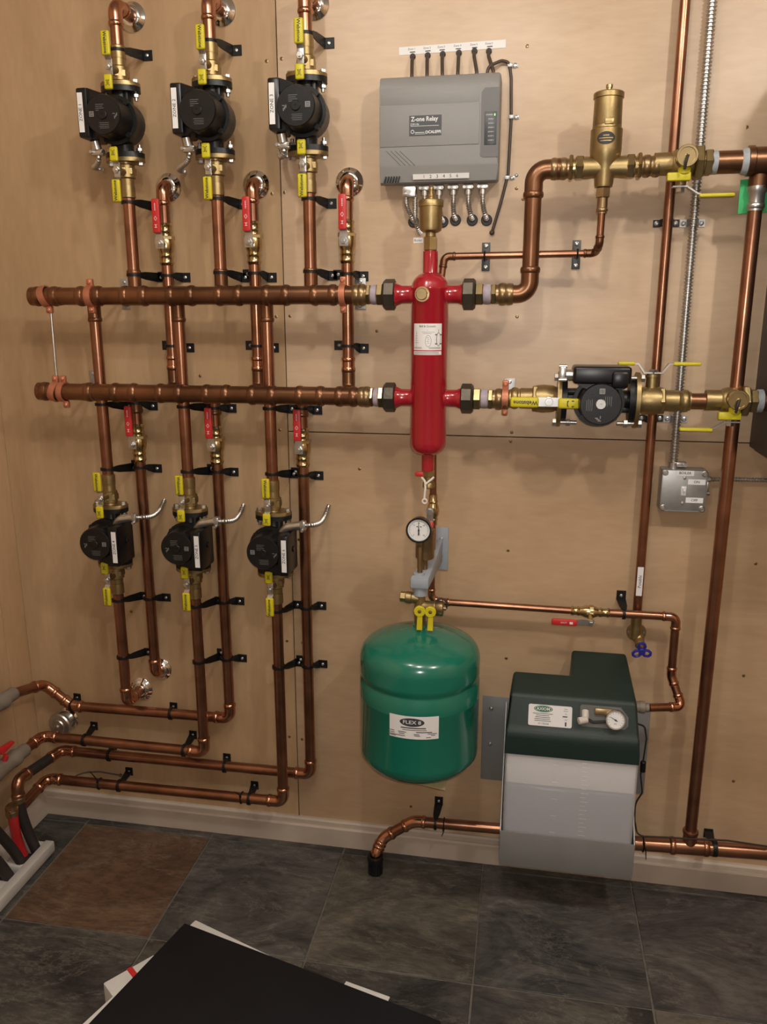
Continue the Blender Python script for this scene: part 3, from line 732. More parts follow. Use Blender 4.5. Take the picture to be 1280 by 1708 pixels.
# ------------------------------------------------------------------ clips on the zone pipes
UPZ = (0, 0, 1)
def vclip(label, x, off, cpx, fpx, twin=False):
    c = W(*cpx, off); f = W(*fpx, 0); clip(label, (x, -off, c.z), UPZ, RP, (f.x, 0, f.z), twin)
for n, c, f in ((1, (195, 85), (230, 94)), (2, (350, 70), (384, 85)), (3, (510, 57), (540, 73))):
    vclip('black standoff clip above the %s pump, near the ceiling' % ZN[int(n)], PXS[n-1], OP, c, f)
for n, c, f in ((1, (211, 338), (247, 345)), (2, (360, 332), (392, 341)), (3, (517, 332), (545, 340))):
    vclip('black standoff clip just below the lower yellow handle of the %s pump' % ZN[int(n)], PXS[n-1], OP, c, f)
for n, c, f in ((1, (220, 459), (257, 463)), (2, (369, 455), (400, 463)), (3, (522, 453), (551, 460))):
    vclip('black standoff clip on the %s pump pipe just above the upper header' % ZN[int(n)], PXS[n-1], OP, c, f)
for n, c, f in ((1, (279, 460), (302, 463)), (2, (428, 456), (444, 463)), (3, (577, 457), (601, 461))):
    vclip('black clip under the red-lever valve by %s, just above the upper header' % ZN[int(n)], RXS[n-1], OR_, c, f, True)
for n, c, f in ((1, (287, 577), (314, 580)), (2, (430, 577), (446, 580)), (3, (581, 577), (600, 581))):
    vclip('black clip between both headers on the return pipe by the %s pipe' % ZN[int(n)], RXS[n-1], OR_, c, f, True)
for n, c, f in ((4, (166, 674), (207, 677)), (5, (306, 678), (340, 679)), (6, (450, 681), (482, 682))):
    vclip('black standoff clip on the %s pump pipe just under the lower header' % ZN[int(n)], PXS[n-1], OP, c, f)
for n, c, f in ((4, (230, 672), (253, 677)), (5, (364, 680), (387, 681)), (6, (508, 681), (529, 684))):
    vclip('black clip above the red-lever valve by %s under the lower header' % ZN[int(n)], RXS[n-1], OR_, c, f)
for n, c, f in ((4, (178, 782), (215, 779)), (5, (312, 786), (346, 785)), (6, (455, 790), (485, 790))):
    vclip('black standoff clip just above the %s pump and its yellow handle' % ZN[int(n)], PXS[n-1], OP, c, f)
for n, c, f in ((4, (237, 779), (262, 781)), (5, (366, 786), (389, 787)), (6, (510, 792), (531, 793))):
    vclip('black clip just under the red-lever valve by the %s pump pipe' % ZN[int(n)], RXS[n-1], OR_, c, f, True)
for n, c, f in ((4, (197, 1000), (233, 993)), (5, (326, 1010), (356, 1001)), (6, (462, 1018), (490, 1008))):
    vclip('black standoff clip just below the %s pump and its lower handle' % ZN[int(n)], PXS[n-1], OP, c, f)
for n, c, f in ((4, (247, 997), (274, 996)), (5, (371, 1003), (397, 1002)), (6, (514, 1013), (537, 1010))):
    vclip('black clip on the return pipe level with the bottom of the %s pump' % ZN[int(n)], RXS[n-1], OR_, c, f)
for n, c, f in ((4, (205, 1095), (236, 1086)), (5, (333, 1103), (360, 1094)), (6, (466, 1112), (490, 1104))):
    vclip('black standoff clip lowest on the vertical pipe below the %s pump' % ZN[int(n)], PXS[n-1], OP, c, f)
for n, c, f in ((5, (380, 1098), (400, 1097)), (6, (517, 1110), (539, 1107))):
    vclip('black clip lowest on the vertical return pipe beside the %s pump' % ZN[int(n)], RXS[n-1], OR_, c, f, True)
def hclip(label, z, off, cpx, fpx, r=RP):
    c = W(*cpx, off); f = W(*fpx, 0); clip(label, (c.x, -off, z), (1, 0, 0), r, (c.x+(f.x-c.x)*.8, 0, f.z), direct=True)
hclip('black clip holding the topmost floor-level copper run at its left end', .386, OR_, (122, 1187), (129, 1163))
hclip('black clip holding the topmost floor-level copper run near its right end', .389, OR_, (286, 1195), (289, 1178))
hclip('black clip holding the second floor-level copper run at its left end', .309, OP, (142, 1238), (155, 1210))
hclip('black clip holding the second floor-level copper run near its right bend', .307, OP, (308, 1255), (321, 1225))
hclip('black clip holding the third floor-level copper run at its left part', .235, OR_, (183, 1258), (188, 1243))
hclip('black clip holding the third floor-level copper run midway along', .236, OR_, (376, 1282), (378, 1263))
hclip('black clip holding the lowest copper run above the baseboard, left one', .172, OP, (200, 1315), (214, 1286))
hclip('black clip holding the lowest copper run above the baseboard near its right bend', .175, OP, (417, 1340), (423, 1309))
def cable_tie(label, c, r, ang, tail):
    c = V(c); m = MB(); m.torus(c, (1, 0, 0), r+.0016, .0018, 20, 6)
    a = c+V((0, math.cos(ang)*-r, math.sin(ang)*r)); m.box(a+V((0, -.003, 0)), (.006, .005, .007), .001); m.tube([a, a+V(tail)*.5+V((.002, 0, 0)), a+V(tail)], [.0018, .0016, .001], 6)
    tag(build(m, 'cable_tie', CLIP), label, 'cable tie')
c = W(167, 1310, OP); cable_tie('black cable tie with long tail on the lowest copper run, left', (c.x, -OP, .171), RP, .9, (-.015, -.012, .040))
c = W(404, 1338, OP); cable_tie('black cable tie with curled tail on the lowest copper run, right', (c.x, -OP, .175), RP, .9, (-.012, -.014, .020))
m = MB(); m.tube(fillet([W(114, 1302, OP-.01), W(135, 1289, .03), W(165, 1287, .02), W(200, 1293, .008)], .06, 8), .0022, 8); m.sph(W(201, 1293, .006), .005, 10)
tag(build(m, 'thin_cable', CABLE), 'thin brown cable looping over the lowest copper run to the wall', 'cable')

# ================================================================== RED HYDRAULIC SEPARATOR
SX = -.2275; zb_, zt_ = 1.186, 1.590; SR = .0425
t = thing('hydraulic_separator', 'tall red enamelled cylinder joining both headers, with a white sticker', 'hydraulic separator', (SX, -OH, zb_-.05))
def body(m):
    m.lathe((SX, -OH, zb_), (0, 0, 1), [(-.006, .017), (-.004, .028), (.004, .037), (.014, .0415), (.024, SR), (.368, SR), (.370, SR+.0012), (.3735, SR+.0012), (.375, SR), (.384, .0405), (.394, .035), (.402, .026), (.406, .018)], 40)
    m.lathe((SX, -OH, zb_-.002), (0, 0, -1), [(0, .0155), (.044, .0150), (.045, .012)], 24)
    m.lathe((SX, -OH, zt_-.002), (0, 0, 1), [(0, .0195), (.006, .0168), (.050, .0168), (.051, .014)], 24)
part(t, 'vessel', RED, body)
for z in (ZU, ZL):
    for s in (-1, 1):
        part(t, 'port', RED, lambda m: m.lathe((SX+s*.036, -OH, z), (s, 0, 0), [(0, .024), (.004, .0212), (.010, .0202), (.028, .0202), (.038, .0245), (.046, .030), (.047, .026)], 28))
part(t, 'plug', BRASS_SH, lambda m: (m.lathe((SX-.012, -OH-.040, ZU), (0, -1, 0), [(0, .017), (.004, .0165), (.004, .0128), (.014, .0128), (.016, .0115), (.016, .0)], 24)))
cylmap = lambda cx, cyy, r, zc: (lambda lift: (lambda a, b: V((cx+math.sin(a/r)*(r+lift), cyy-math.cos(a/r)*(r+lift), zc+b))))
zs = W(712, 566, OH+SR).z
def stick(m):
    at = cylmap(SX, -OH, SR, zs); f = at(.0005); m.patch(f, -.0345, .0345, -.0345, .0345, 14)
    f = at(.0008); m.mi = 1
    m.text('Bell & Gossett', .0064, f, 0, .0285, .01)
    m.text('H', .003, f, 0, .020); m.patch(f, -.012, .016, .0155, .0162, 3); m.patch(f, -.010, .010, .0125, .0132, 3)
    for x in (-.026, ):
        for i in range(5): m.patch(f, x-.002-.001*i, x+.002+.001*i, .012-.005*i, .0126-.005*i, 2)
        m.patch(f, x-.0003, x+.0003, -.018, .018)
    m.oval(f, .0025, -.004, .0068, .013); m.oval(f, .026, .0, .0055, .0150)
    for z in (-.010, .010): m.patch(f, .018, .034, z-.0015, z+.0015, 2)
    m.patch(f, .0255, .0265, .012, .022)
    m.mi = 0; f2 = at(.0011); m.oval(f2, .0025, -.004, .0060, .0122); m.oval(f2, .026, 0, .0042, .0137)
    m.mi = 1; f3 = at(.0013)
    for i in range(4): m.patch(f3, -.001+.002*(i % 2), .004+.001*(i % 2), .003-.004*i, .0038-.004*i)
    for q in (-.0185, -.0205): m.patch(f, -.033, -.012, q, q+.0008, 3); m.patch(f, .004, .032, q, q+.0008, 4)
    m.mi = 2; m.patch(f, -.0342, .0342, -.0262, -.0240, 14)
    m.mi = 1
    for q in (-.0285, -.0305, -.0325): m.patch(f, -.032, .030-.003*abs(q*100 % 2), q, q+.0007, 10)
part(t, 'sticker', [WHITE, GREY_D, RED_PL], stick)

def union(label, xa, xb, z, s, tail, mt=BRASS):
    """dark union nut at xa (red port side), running along s to xb: nut, hex, seal tape, hex, press end"""
    t = thing('union_fitting', label, 'pipe union', (xa, -OH, z-.035), 'dark union nuts on the red cylinder')
    part(t, 'nut', NUT, lambda m: m.lathe((xa, -OH, z), (s, 0, 0), [(0, .028), (.003, .0345), (.024, .0345), (.029, .030), (.029, .02)], 8))
    L = abs(xb-xa)-.029
    p = lambda q: (xa+s*(.029+q*L), -OH, z)
    part(t, 'hex_adapter', BRASS_SH, lambda m: (m.hexa(p(0), p(.22), .0262), m.hexa(p(.44), p(.58), .0245)))
    part(t, 'thread_seal', TAPE_P, lambda m: m.lathe(p(.22), (s, 0, 0), [(0, .020), (L*.02, .0215), (L*.11, .0222), (L*.2, .0215), (L*.22, .020)], 20))
    def pr(m):
        m.cyl(p(.58), p(1), .0212, 24); bead(m, p(.76), (1, 0, 0), .0205, 1.22); bead(m, p(.95), (1, 0, 0), .0205, 1.18)
    part(t, 'press_end', BRASS_DK, pr)
    return t
xs = lambda px, py=494: W(px, py, OH).x
union('upper left dark union nut between the upper header and the red cylinder', xs(661), XUB-.004, ZU, -1, 0)
union('lower left dark union nut between the lower header and the red cylinder', xs(661, 664), XLB-.004, ZL, -1, 0)
union('upper right dark union nut leading to the large copper riser', xs(772), xs(853), ZU, 1, 0)
union('lower right dark union nut leading to the boiler pump', xs(769, 666), xs(846, 668), ZL, 1, 0)
# air vent on top of the red cylinder
t = thing('air_vent', 'brass float air vent on top of the red cylinder, in front of the grey case', 'air vent', (SX, -OH, zt_+.048))
part(t, 'hex_base', BRASS, lambda m: (m.hexa((SX, -OH, zt_+.050), (SX, -OH, zt_+.079), .0158), m.cyl((SX, -OH, zt_+.046), (SX, -OH, zt_+.052), .012), m.cyl((SX, -OH, zt_+.078), (SX, -OH, zt_+.092), .0115)))
part(t, 'float_chamber', BRASS, lambda m: m.lathe((SX, -OH, zt_+.088), (0, 0, 1), [(0, .016), (.004, .0235), (.010, .0250), (.054, .0255), (.054, .0275), (.066, .0275), (.068, .026), (.069, .012)], 32))
part(t, 'cap', BRASS_SH, lambda m: m.lathe((SX, -OH, zt_+.156), (0, 0, 1), [(0, .0085), (.006, .0085), (.007, .0072), (.012, .0072), (.013, .0050), (.020, .0050), (.021, .0062), (.026, .0062), (.027, .004)], 14))

# ================================================================== UPPER RIGHT LINE
RZ = 1.802; xr = -.006; RB = .0178
pipe('large copper pipe rising from the red cylinder and turning to the brass air separator', [(xs(850), -OH, ZU), (xr, -OH, ZU), (xr, -OH, RZ), (xs(937, 284), -OH, RZ)], RB, COPPER_DARK, fit=COPPER_DARK, couplings=[])
ax_ = W(1009, 278, OH).x
t = thing('air_separator', 'tall brass air separator with black oval badge and small top cap', 'air separator', (ax_, -OH, RZ-.045))
def sep(m):
    m.lathe((ax_, -OH, RZ), (0, 0, 1), [(-.040, .012), (-.039, .018), (-.033, .0195), (-.005, .022), (.010, .026), (.024, .0315), (.034, .0325), (.062, .0325), (.073, .0325), (.075, .0300), (.080, .0295)], 32)
    m.lathe((ax_-.062, -OH, RZ), (1, 0, 0), [(0, .019), (.002, .0225), (.026, .0225), (.036, .021), (.062, .021), (.088, .021), (.098, .0225), (.122, .0225), (.124, .019)], 24)
part(t, 'separator_body', BRASS, sep)
part(t, 'vent_chamber', BRASS, lambda m: (m.lathe((ax_, -OH, RZ+.080), (0, 0, 1), [(0, .029), (.002, .0295), (.052, .0285), (.053, .0310), (.062, .0310), (.064, .029), (.065, .010)], 32), m.box((ax_+.002, -OH-.028, RZ+.084), (.018, .008, .011), .001)))
part(t, 'cap', BRASS_SH, lambda m: m.lathe((ax_, -OH, RZ+.144), (0, 0, 1), [(0, .009), (.004, .009), (.004, .0058), (.009, .0058), (.009, .007), (.015, .007), (.016, .005)], 14))
def badge(m):
    f = cylmap(ax_+.000, -OH, .0325, RZ+.052)(.0006); m.oval(f, -.003, 0, .0185, .0125, 28)
    m.mi = 1; f = cylmap(ax_, -OH, .0325, RZ+.052)(.0010)
    for i, w in enumerate((.006, .014, .011)): m.patch(f, -.003-w, -.003+w, .004-.005*i, .0058-.005*i, 4)
part(t, 'badge', [INK, BRASS], badge)
for s in (-1, 1):
    part(t, 'hex_nut', BRASS_SH, lambda m: (m.hexa((ax_+s*.044, -OH, RZ), (ax_+s*.060, -OH, RZ), .0260), m.cyl((ax_+s*.060, -OH, RZ), (ax_+s*.070, -OH, RZ), .021), m.hexa((ax_+s*.066, -OH, RZ), (ax_+s*.074, -OH, RZ), .0285)))
    def pe(m):
        m.cyl((ax_+s*.072, -OH, RZ), (ax_+s*.112, -OH, RZ), .0198, 20); bead(m, (ax_+s*.085, -OH, RZ), (1, 0, 0), .0185); bead(m, (ax_+s*.104, -OH, RZ), (1, 0, 0), .0185)
    part(t, 'press_end', BRASS_DK, pe)
RS = .0078
t = pipe('thin copper pipe from under the air separator back to the red cylinder top', [(ax_, -OH, RZ-.085), (ax_-.001, -OH, 1.648), (ax_-.006, -.092, 1.632), (SX+.028, -.092, 1.629), (SX+.022, -.100, 1.575)], RS, COPPER, fit=COPPER_DARK)
part(t, 'reducer', BRASS_DK, lambda m: (m.hexa((ax_, -OH, RZ-.060), (ax_, -OH, RZ-.040), .0155), m.cyl((ax_, -OH, RZ-.092), (ax_, -OH, RZ-.058), .0108), bead(m, (ax_, -OH, RZ-.085), (0, 0, 1), .0100)))
def bracket(label, px, py, z, off, r):
    p = W(px, py, 0); c = W(px, py, off); p.x = c.x+(p.x-c.x)*.4
    t = thing('pipe_bracket', label, 'pipe bracket', (p.x, 0, z-.03), 'black brackets on the thin copper pipe')
    part(t, 'plate', NAVY, lambda m: m.box((p.x, -.0025, z+.004), (.019, .005, .064), .001))
    part(t, 'post', CLIP, lambda m: m.box((p.x, -(off-r)/2-.001, z), (.010, off-r, .008), .001))
    part(t, 'band', CLIP, lambda m: m.torus((c.x, -off, z), (1, 0, 0), r+.0018, .0022, 20, 6))
    for s in (-1, 1): part(t, 'screw', STEEL, lambda m: m.lathe((p.x, -.005, z+.004+s*.024), (0, -1, 0), [(0, .0052), (.002, .0048), (.003, .0025), (.0015, .0018), (.0015, 0)], 12))
bracket('black bracket left of the large copper riser holding the thin pipe', 809, 420, 1.629, .092, RS)
bracket('black bracket right of the large copper riser holding the thin pipe', 964, 417, 1.631, .092, RS)
# three-way purge ball valves
def purge_valve(label, x, z, xa, xb, cx, drain_dx, lever):
    """brass body from xa to xb; drain boss at cx facing the viewer"""
    t = thing('purge_valve', label, 'valve', (x, -OH, z-.04), 'brass purge valves')
    L = xb-xa
    def body(m):
        m.lathe((xa, -OH, z), (1, 0, 0), [(0, .019), (.001, .0225), (L*.30, .0225), (L*.33, .0255), (L*.42, .0285), (L*.62, .0285), (L*.68, .0255), (L*.70, .0225), (L*.88, .0225), (L*.88, .018), (L, .018)], 28)
        m.cyl((cx, -OH-.018, z+.006), (cx, -OH-.050, z+.006), .0195, 24, .001); m.cyl((cx, -OH, z), (cx, -OH, z-.042), .011, 16)
    part(t, 'valve_body', BRASS, body)
    part(t, 'union_nut', BRASS, lambda m: (m.hexa((xa+L*.70, -OH, z), (xa+L*.84, -OH, z), .0355), m.hexa((xa+L*.86, -OH, z), (xb, -OH, z), .0270)))
    part(t, 'drain_cap', BRASS_SH, lambda m: m.lathe((cx, -OH-.048, z+.006), (0, -1, 0), [(0, .0215), (.008, .0215), (.009, .0205), (.009, .0165), (.007, .016), (.007, .004), (.0095, .0038), (.012, .002)], 28))
    part(t, 'cap_strap', RUBBER, lambda m: m.tube(fillet([(cx, -OH-.060, z+.006), (cx-.003, -OH-.064, z-.006), (cx-.004, -OH-.058, z-.020)], .01), .0028, 8))
    def dh(m):
        m.cyl((cx, -OH-.030, z-.012), (cx, -OH-.030, z-.026), .0125, 16, .002); m.box((cx+drain_dx, -OH-.030, z-.030), (.046, .016, .016), .002)
    part(t, 'drain_handle', YEL, dh)
    lx = lever
    def lv(m):
        m.box((cx-.002*lx, -OH-.005, z-.046), (.030, .018, .0028)); m.hexa((cx, -OH, z-.040), (cx, -OH, z-.056), .009)
        s = 1 if lx > 0 else -1
        m.prism([(s*.012, -.0446), (s*.034, -.0585), (s*.050, -.0635), (s*.050, -.0663), (s*.033, -.0613), (s*.011, -.0474)], (cx, -OH-.012, z), (1, 0, 0), (0, 0, 1), (0, .014, 0))
    part(t, 'lever', STEEL, lv)
    s = 1 if lx > 0 else -1
    part(t, 'lever_grip', YEL, lambda m: m.box((cx+s*.072, -OH-.006, z-.0645), (.070, .019, .0075), .003))
    return t
xu = lambda px: W(px, 270, OH).x
purge_valve('upper right brass purge valve beside the air separator, yellow lever pointing right', xu(1140), RZ+.003, xu(1091), xu(1188), xu(1139), -.010, 1)
t = thing('copper_tee', 'dark copper tee at the top right edge with thread seal rings', 'pipe fitting', (.45, -OH, RZ-.05))
part(t, 'thread_seal', TAPE_B, lambda m: m.cyl((xu(1186), -OH, RZ+.003), (xu(1196), -OH, RZ+.003), .0232, 24))
part(t, 'thread_seal', TAPE_B, lambda m: (m.lathe((xu(1236), -OH, RZ+.003), (1, 0, 0), [(0, .0225), (.004, .0255), (.014, .027), (.018, .027)], 24)))
part(t, 'nipple', COPPER_DARK, lambda m: m.cyl((xu(1195), -OH, RZ+.003), (xu(1240), -OH, RZ+.003), .0225, 24))
def tb(m):
    x0 = xu(1246); m.lathe((x0, -OH, RZ+.004), (1, 0, 0), [(0, .026), (.001, .0295), (.012, .0295), (.014, .0265), (.090, .0265), (.092, .020)], 28); m.cyl((.4515, -OH+.012, RZ), (.4515, -OH+.012, RZ-.048), .0195, 20)
part(t, 'tee_body', COPPER_DARK, tb)
part(t, 'branch_adapter', STEEL, lambda m: (m.lathe((.4505, -OH+.012, RZ-.044), (0, 0, -1), [(0, .0200), (.010, .0195), (.014, .0165), (.048, .0160)], 20), bead(m, (.4505, -OH+.012, RZ-.082), (0, 0, 1), .0148, 1.25)))
OT = .113
PVX = .4505
# ================================================================== LOWER RIGHT LINE: valve, boiler pump, valve
xl = lambda px: W(px, 668, OH).x
ZR = 1.315
ring_clamp('copper clamp on the brass line left of the long yellow handle', (xl(843), -OH, ZR), (1, 0, 0), .0205, [(0, 0, 1), (0, 0, -1)])
def pump_valve(label, xa, xb, face, upright):
    """brass flanged ball valve; face=x of flange face, xa..xb extent"""
    s = 1 if face > (xa+xb)/2 else -1; far = xa if s > 0 else xb
    t = thing('pump_isolation_valve', label, 'valve', ((xa+xb)/2, -OH, ZR-.045), 'brass pump valves')
    L = abs(far-face)
    part(t, 'valve_body', BRASS, lambda m: (m.lathe((face, -OH, ZR), (-s, 0, 0), [(0, .024), (.010, .0265), (.018, .030), (.040, .032), (.056, .030), (.060, .0250), (.066, .0235), (L*.78, .0235), (L*.80, .0215), (L, .0205)], 28), m.hexa((face-s*.052, -OH, ZR), (face-s*.064, -OH, ZR), .0320), bead(m, (far+s*.012, -OH, ZR), (1, 0, 0), .0200, 1.25)))
    def fl(m):
        poly = [(math.cos(2*PI*k/36)/math.sqrt((math.cos(2*PI*k/36)/.048)**2+(math.sin(2*PI*k/36)/.062)**2), math.sin(2*PI*k/36)/math.sqrt((math.cos(2*PI*k/36)/.048)**2+(math.sin(2*PI*k/36)/.062)**2)) for k in range(36)]
        m.prism(poly, (face, -OH, ZR), (0, 1, 0), (0, 0, 1), (-s*.009, 0, 0), .001, 1)
    part(t, 'flange', BRASS, fl)
    for q in (-1, 1):
        part(t, 'bolt', STEEL, lambda m: (m.hexa((face-s*.009, -OH-.02, ZR+q*.050), (face-s*.017, -OH-.02, ZR+q*.050), .0085), m.cyl((face-s*.012, -OH-.02, ZR+q*.050), (face+s*.036, -OH-.02, ZR+q*.050), .0045, 10), m.hexa((face+s*.013, -OH-.02, ZR+q*.050), (face+s*.022, -OH-.02, ZR+q*.050), .0085)))
    hc = face-s*(.036 if upright else .028)
    if upright:
        part(t, 'stem', BRASS, lambda m: (m.cyl((hc, -OH, ZR+.025), (hc, -OH, ZR+.058), .0135, 16), m.cyl((hc, -OH, ZR+.052), (hc, -OH, ZR+.056), .017, 16)))
        part(t, 'stem_nut', STEEL, lambda m: (m.hexa((hc, -OH, ZR+.056), (hc, -OH, ZR+.068), .010), m.box((hc, -OH, ZR+.061), (.036, .018, .0028))))
        for q in (-1, 1):
            part(t, 'handle_bar', STEEL, lambda m: m.prism([(q*.014, .0595), (q*.020, .0595), (q*.034, .079), (q*.044, .079), (q*.044, .082), (q*.032, .082), (q*.018, .0625), (q*.014, .0625)], (hc, -OH-.008, ZR), (1, 0, 0), (0, 0, 1), (0, .016, 0)))
            part(t, 'handle_grip', YEL, lambda m: m.box((hc+q*(.070 if q > 0 else .058), -OH, ZR+.081), (.058 if q > 0 else .036, .020, .0075), .003))
    else:
        y = -OH-.052
        part(t, 'handle_bar', STEEL, lambda m: (m.cyl((hc, -OH-.02, ZR), (hc, y+.004, ZR), .0095, 14), m.box((hc, y, ZR-.002), (.050, .003, .020)), m.hexa((hc, y, ZR-.001), (hc, y-.009, ZR-.001), .0095), m.cyl((hc, y-.009, ZR-.001), (hc, y-.013, ZR-.001), .0045)))
        def g1(m):
            m.box((hc-.053, y-.006, ZR-.003), (.062, .010, .023), .0045, None, 3); m.mi = 1
            m.text('Webstone', .0125, pl((hc-.051, y-.0112, ZR-.003), (-1, 0, 0), (0, 0, -1))(.0004), 0, 0, .02)
        part(t, 'long_grip', [YEL, INK], g1)
        def g2(m):
            m.box((hc+.043, y-.006, ZR-.004), (.046, .010, .023), .0045, None, 3); m.mi = 1; f = pl((hc+.045, y-.0112, ZR-.004), (1, 0, 0), (0, 0, 1))(.0004)
            for q in (-1, 1): m.patch(f, .004, .009, q*.006-.0012, q*.006+.0012)
            m.patch(f, -.006, -.004, -.006, .006); m.patch(f, -.004, -.0025, .004, .007); m.patch(f, -.004, -.0025, -.007, -.004)
        part(t, 'short_grip', [YEL, INK], g2)
    return t
PC = xl(994); hpb = HP*1.04
PC = (xl(936)+xl(1058))/2
sc7 = (xl(1058)-xl(936))/2/HP
pump_valve('brass flanged valve left of the boiler pump with long yellow front handle', xl(850), PC-sc7*HP, PC-sc7*HP, False)
pump_valve('brass flanged valve right of the boiler pump with yellow handles on top', PC+sc7*HP, xl(1152), PC+sc7*HP, True)
o = make_pump('black boiler pump lying sideways on the lower right line, terminal box on top', '', True, logo=-1); o.location = (PC, -OH, ZR); o.rotation_euler = (0, PI/2, 0); o.scale = (sc7, sc7, sc7)
t = thing('copper_nipple', 'short dark copper pipe between the two lower right brass valves', 'pipe', (xl(1150), -OH, ZR-.02))
part(t, 'pipe_section', COPPER_DARK, lambda m: m.cyl((xl(1146), -OH, ZR), (xl(1180), -OH, ZR), .0178, 20))
purge_valve('lower right brass purge valve with yellow lever pointing left', xl(1210), ZR+.003, xl(1176), xl(1262), xl(1222), -.010, -1)
t = thing('copper_nipple', 'thick copper stub with blue thread seal entering the dark boiler', 'pipe', (xl(1270), -OH, ZR-.025))
part(t, 'thread_seal', TAPE_B, lambda m: m.lathe((xl(1260), -OH, ZR+.003), (1, 0, 0), [(0, .021), (.004, .025), (.014, .0255), (.016, .022)], 24))
part(t, 'pipe_section', COPPER, lambda m: m.cyl((xl(1268), -OH, ZR+.003), (.519, -OH, ZR+.003), .0215, 24))
# wall-hung dark casing at the right edge
t = thing('wall_boiler', 'dark brown casing of the wall-hung boiler at the right edge', 'boiler', (.80, -.0, 1.198))
part(t, 'casing', BOILER, lambda m: m.box((.518+.26, -.18, 1.198+.42), (.52, .36, .84), .004))
part(t, 'bottom_tray', BOILER, lambda m: m.box((.778, -.18, 1.196), (.50, .34, .010), .002))

# right pipe and floor run
pipe('long copper pipe down the right side from the tee to the floor-level run', [(PVX, -OT, RZ-.088), (PVX, -OT, .225)], .0143, COPPER)
ZF = .187
t = pipe('thick copper run at floor level right of the feeder box, with a tee', [(.318, -OT, ZF-.004), (1.0, -OT, ZF+.024)], .0178, COPPER)
def teef(m):
    m.cyl((PVX-.045, -OT, ZF+.001), (PVX+.045, -OT, ZF+.005), .0200, 20); bead(m, (PVX-.040, -OT, ZF+.001), (1, 0, .04), .0180, 1.25); bead(m, (PVX+.040, -OT, ZF+.005), (1, 0, .04), .0180, 1.25)
    m.cyl((PVX, -OT, ZF), (PVX, -OT, ZF+.052), .0172, 20); bead(m, (PVX, -OT, ZF+.046), (0, 0, 1), .0150, 1.3)
part(t, 'tee_fitting', COPPER, teef)
c = W(1192, 1412, OT); f = W(1182, 1386, 0); clip('black clip holding the floor-level copper run at the right edge', (c.x, -OT, ZF+.007), (1, 0, 0), .0180, (f.x, 0, f.z), False, CLIP, .010)
# green masking tape on the pipe
def tape(m):
    for px0, px1, py0, py1, o0, o1 in ((1231, 1256, 300, 357, .100, .098), (1262, 1281, 297, 356, .096, .092)):
        a, b, c, d = W(px0+5, py0, o0), W(px1+2, py0-2, o1), W(px1, py1-2, o1), W(px0, py1, o0)
        n = V((0, .0012, 0)); m.hull8([d+n, c+n, c, d, a+n, b+n, b, a])
m = MB(); tape(m); tag(build(m, 'masking_tape', TAPE_G), 'green masking tape flag stuck behind the right copper tee', 'tape')

# ================================================================== POTABLE PIPE, ARMOURED CABLE, SWITCH BOX
XP = .291; OP2 = .030
t = pipe('tall thin copper pipe near the wall labelled Potable', [(XP-.001, -OP2, 2.45), (XP, -OP2, .775)], .0110, COPPER)
def pot(m):
    p = W(1070, 970, OP2+.011); m.prism([(-.007, -.037), (.007, -.037), (.007, .037), (-.007, .037)], (XP-.001, -OP2-.0122, p.z), (1, 0, 0), (0, 0, 1), (0, .0008, 0)); m.mi = 1
    m.text('Potable', .011, pl((XP-.001, -OP2-.0122, p.z), (0, 0, 1), (-1, 0, 0))(.0004), 0, 0)
part(t, 'pipe_label', [WHITE, INK], pot)
xm = .3475
flex('armoured_cable', 'long vertical armoured steel cable right of the Potable pipe', [(.3455, -.019, 2.45), (xm, -.019, 1.46), (xm+.001, -.020, 1.150)], .0098, 'cable', STEEL, None, .0075)
def strap(label, x, z, r, off, mt):
    t = thing('pipe_strap', label, 'pipe strap', (x, 0, z-.008), 'two-screw straps on the wall')
    poly = [(-r-.017, 0), (-r-.002, 0), (-r-.002, off*.7), (-r*.6, off+r*.8), (0, off+r+.001), (r*.6, off+r*.8), (r+.002, off*.7), (r+.002, 0), (r+.017, 0)]
    part(t, 'band', mt, lambda m: m.prism([(a, b+.0001) for a, b in poly]+[(a*(1.0 if abs(a) > r+.01 else 1.09), b+.0026) for a, b in reversed(poly)], (x, 0, z-.008), (1, 0, 0), (0, -1, 0), (0, 0, .016)))
    for s in (-1, 1): part(t, 'screw', STEEL, lambda m: m.lathe((x+s*(r+.0092), -.0025, z), (0, -1, 0), [(0, .0058), (.002, .0054), (.003, .003), (.0015, .002), (.0015, 0)], 12))
for nm, py, py2 in (('upper', 373, 373), ('lower', 698, 699)):
    zz = W(1110, py, .0).z; strap('%s black strap holding the Potable pipe' % nm, XP, zz, .0112, .018, CLIP)
    strap('%s grey strap holding the armoured cable beside the Potable pipe' % nm, xm, W(1140, py2, 0).z, .0098, .009, GALV)
z0, z1 = 1.0475, 1.146; x0, x1 = .3205, .4225; xc = (x0+x1)/2; zc = (z0+z1)/2
t = thing('switch_box', 'square grey metal switch box with ON and OFF labels', 'switch box', (xc, 0, z0))
part(t, 'box_body', GALV, lambda m: m.box((xc, -.024, zc), (x1-x0, .046, z1-z0), .003))
part(t, 'cover_plate', GALV, lambda m: m.box((xc, -.0485, zc), (x1-x0+.001, .003, z1-z0+.001), .004))
for sx in (-1, 1):
    for sz in (-1, 1):
        part(t, 'cover_screw', STEEL, lambda m: m.lathe((xc+sx*.044, -.050, zc+sz*.042), (0, -1, 0), [(0, .0068), (.0015, .0068), (.0022, .0058), (.0014, .005), (.0014, .0028), (.0026, .0024), (.0026, 0)], 16))
for dz in (.031, -.030): part(t, 'switch_screw', STEEL, lambda m: m.lathe((xc-.0, -.050, zc+dz), (0, -1, 0), [(0, .0042), (.002, .0036), (.0026, 0)], 12))
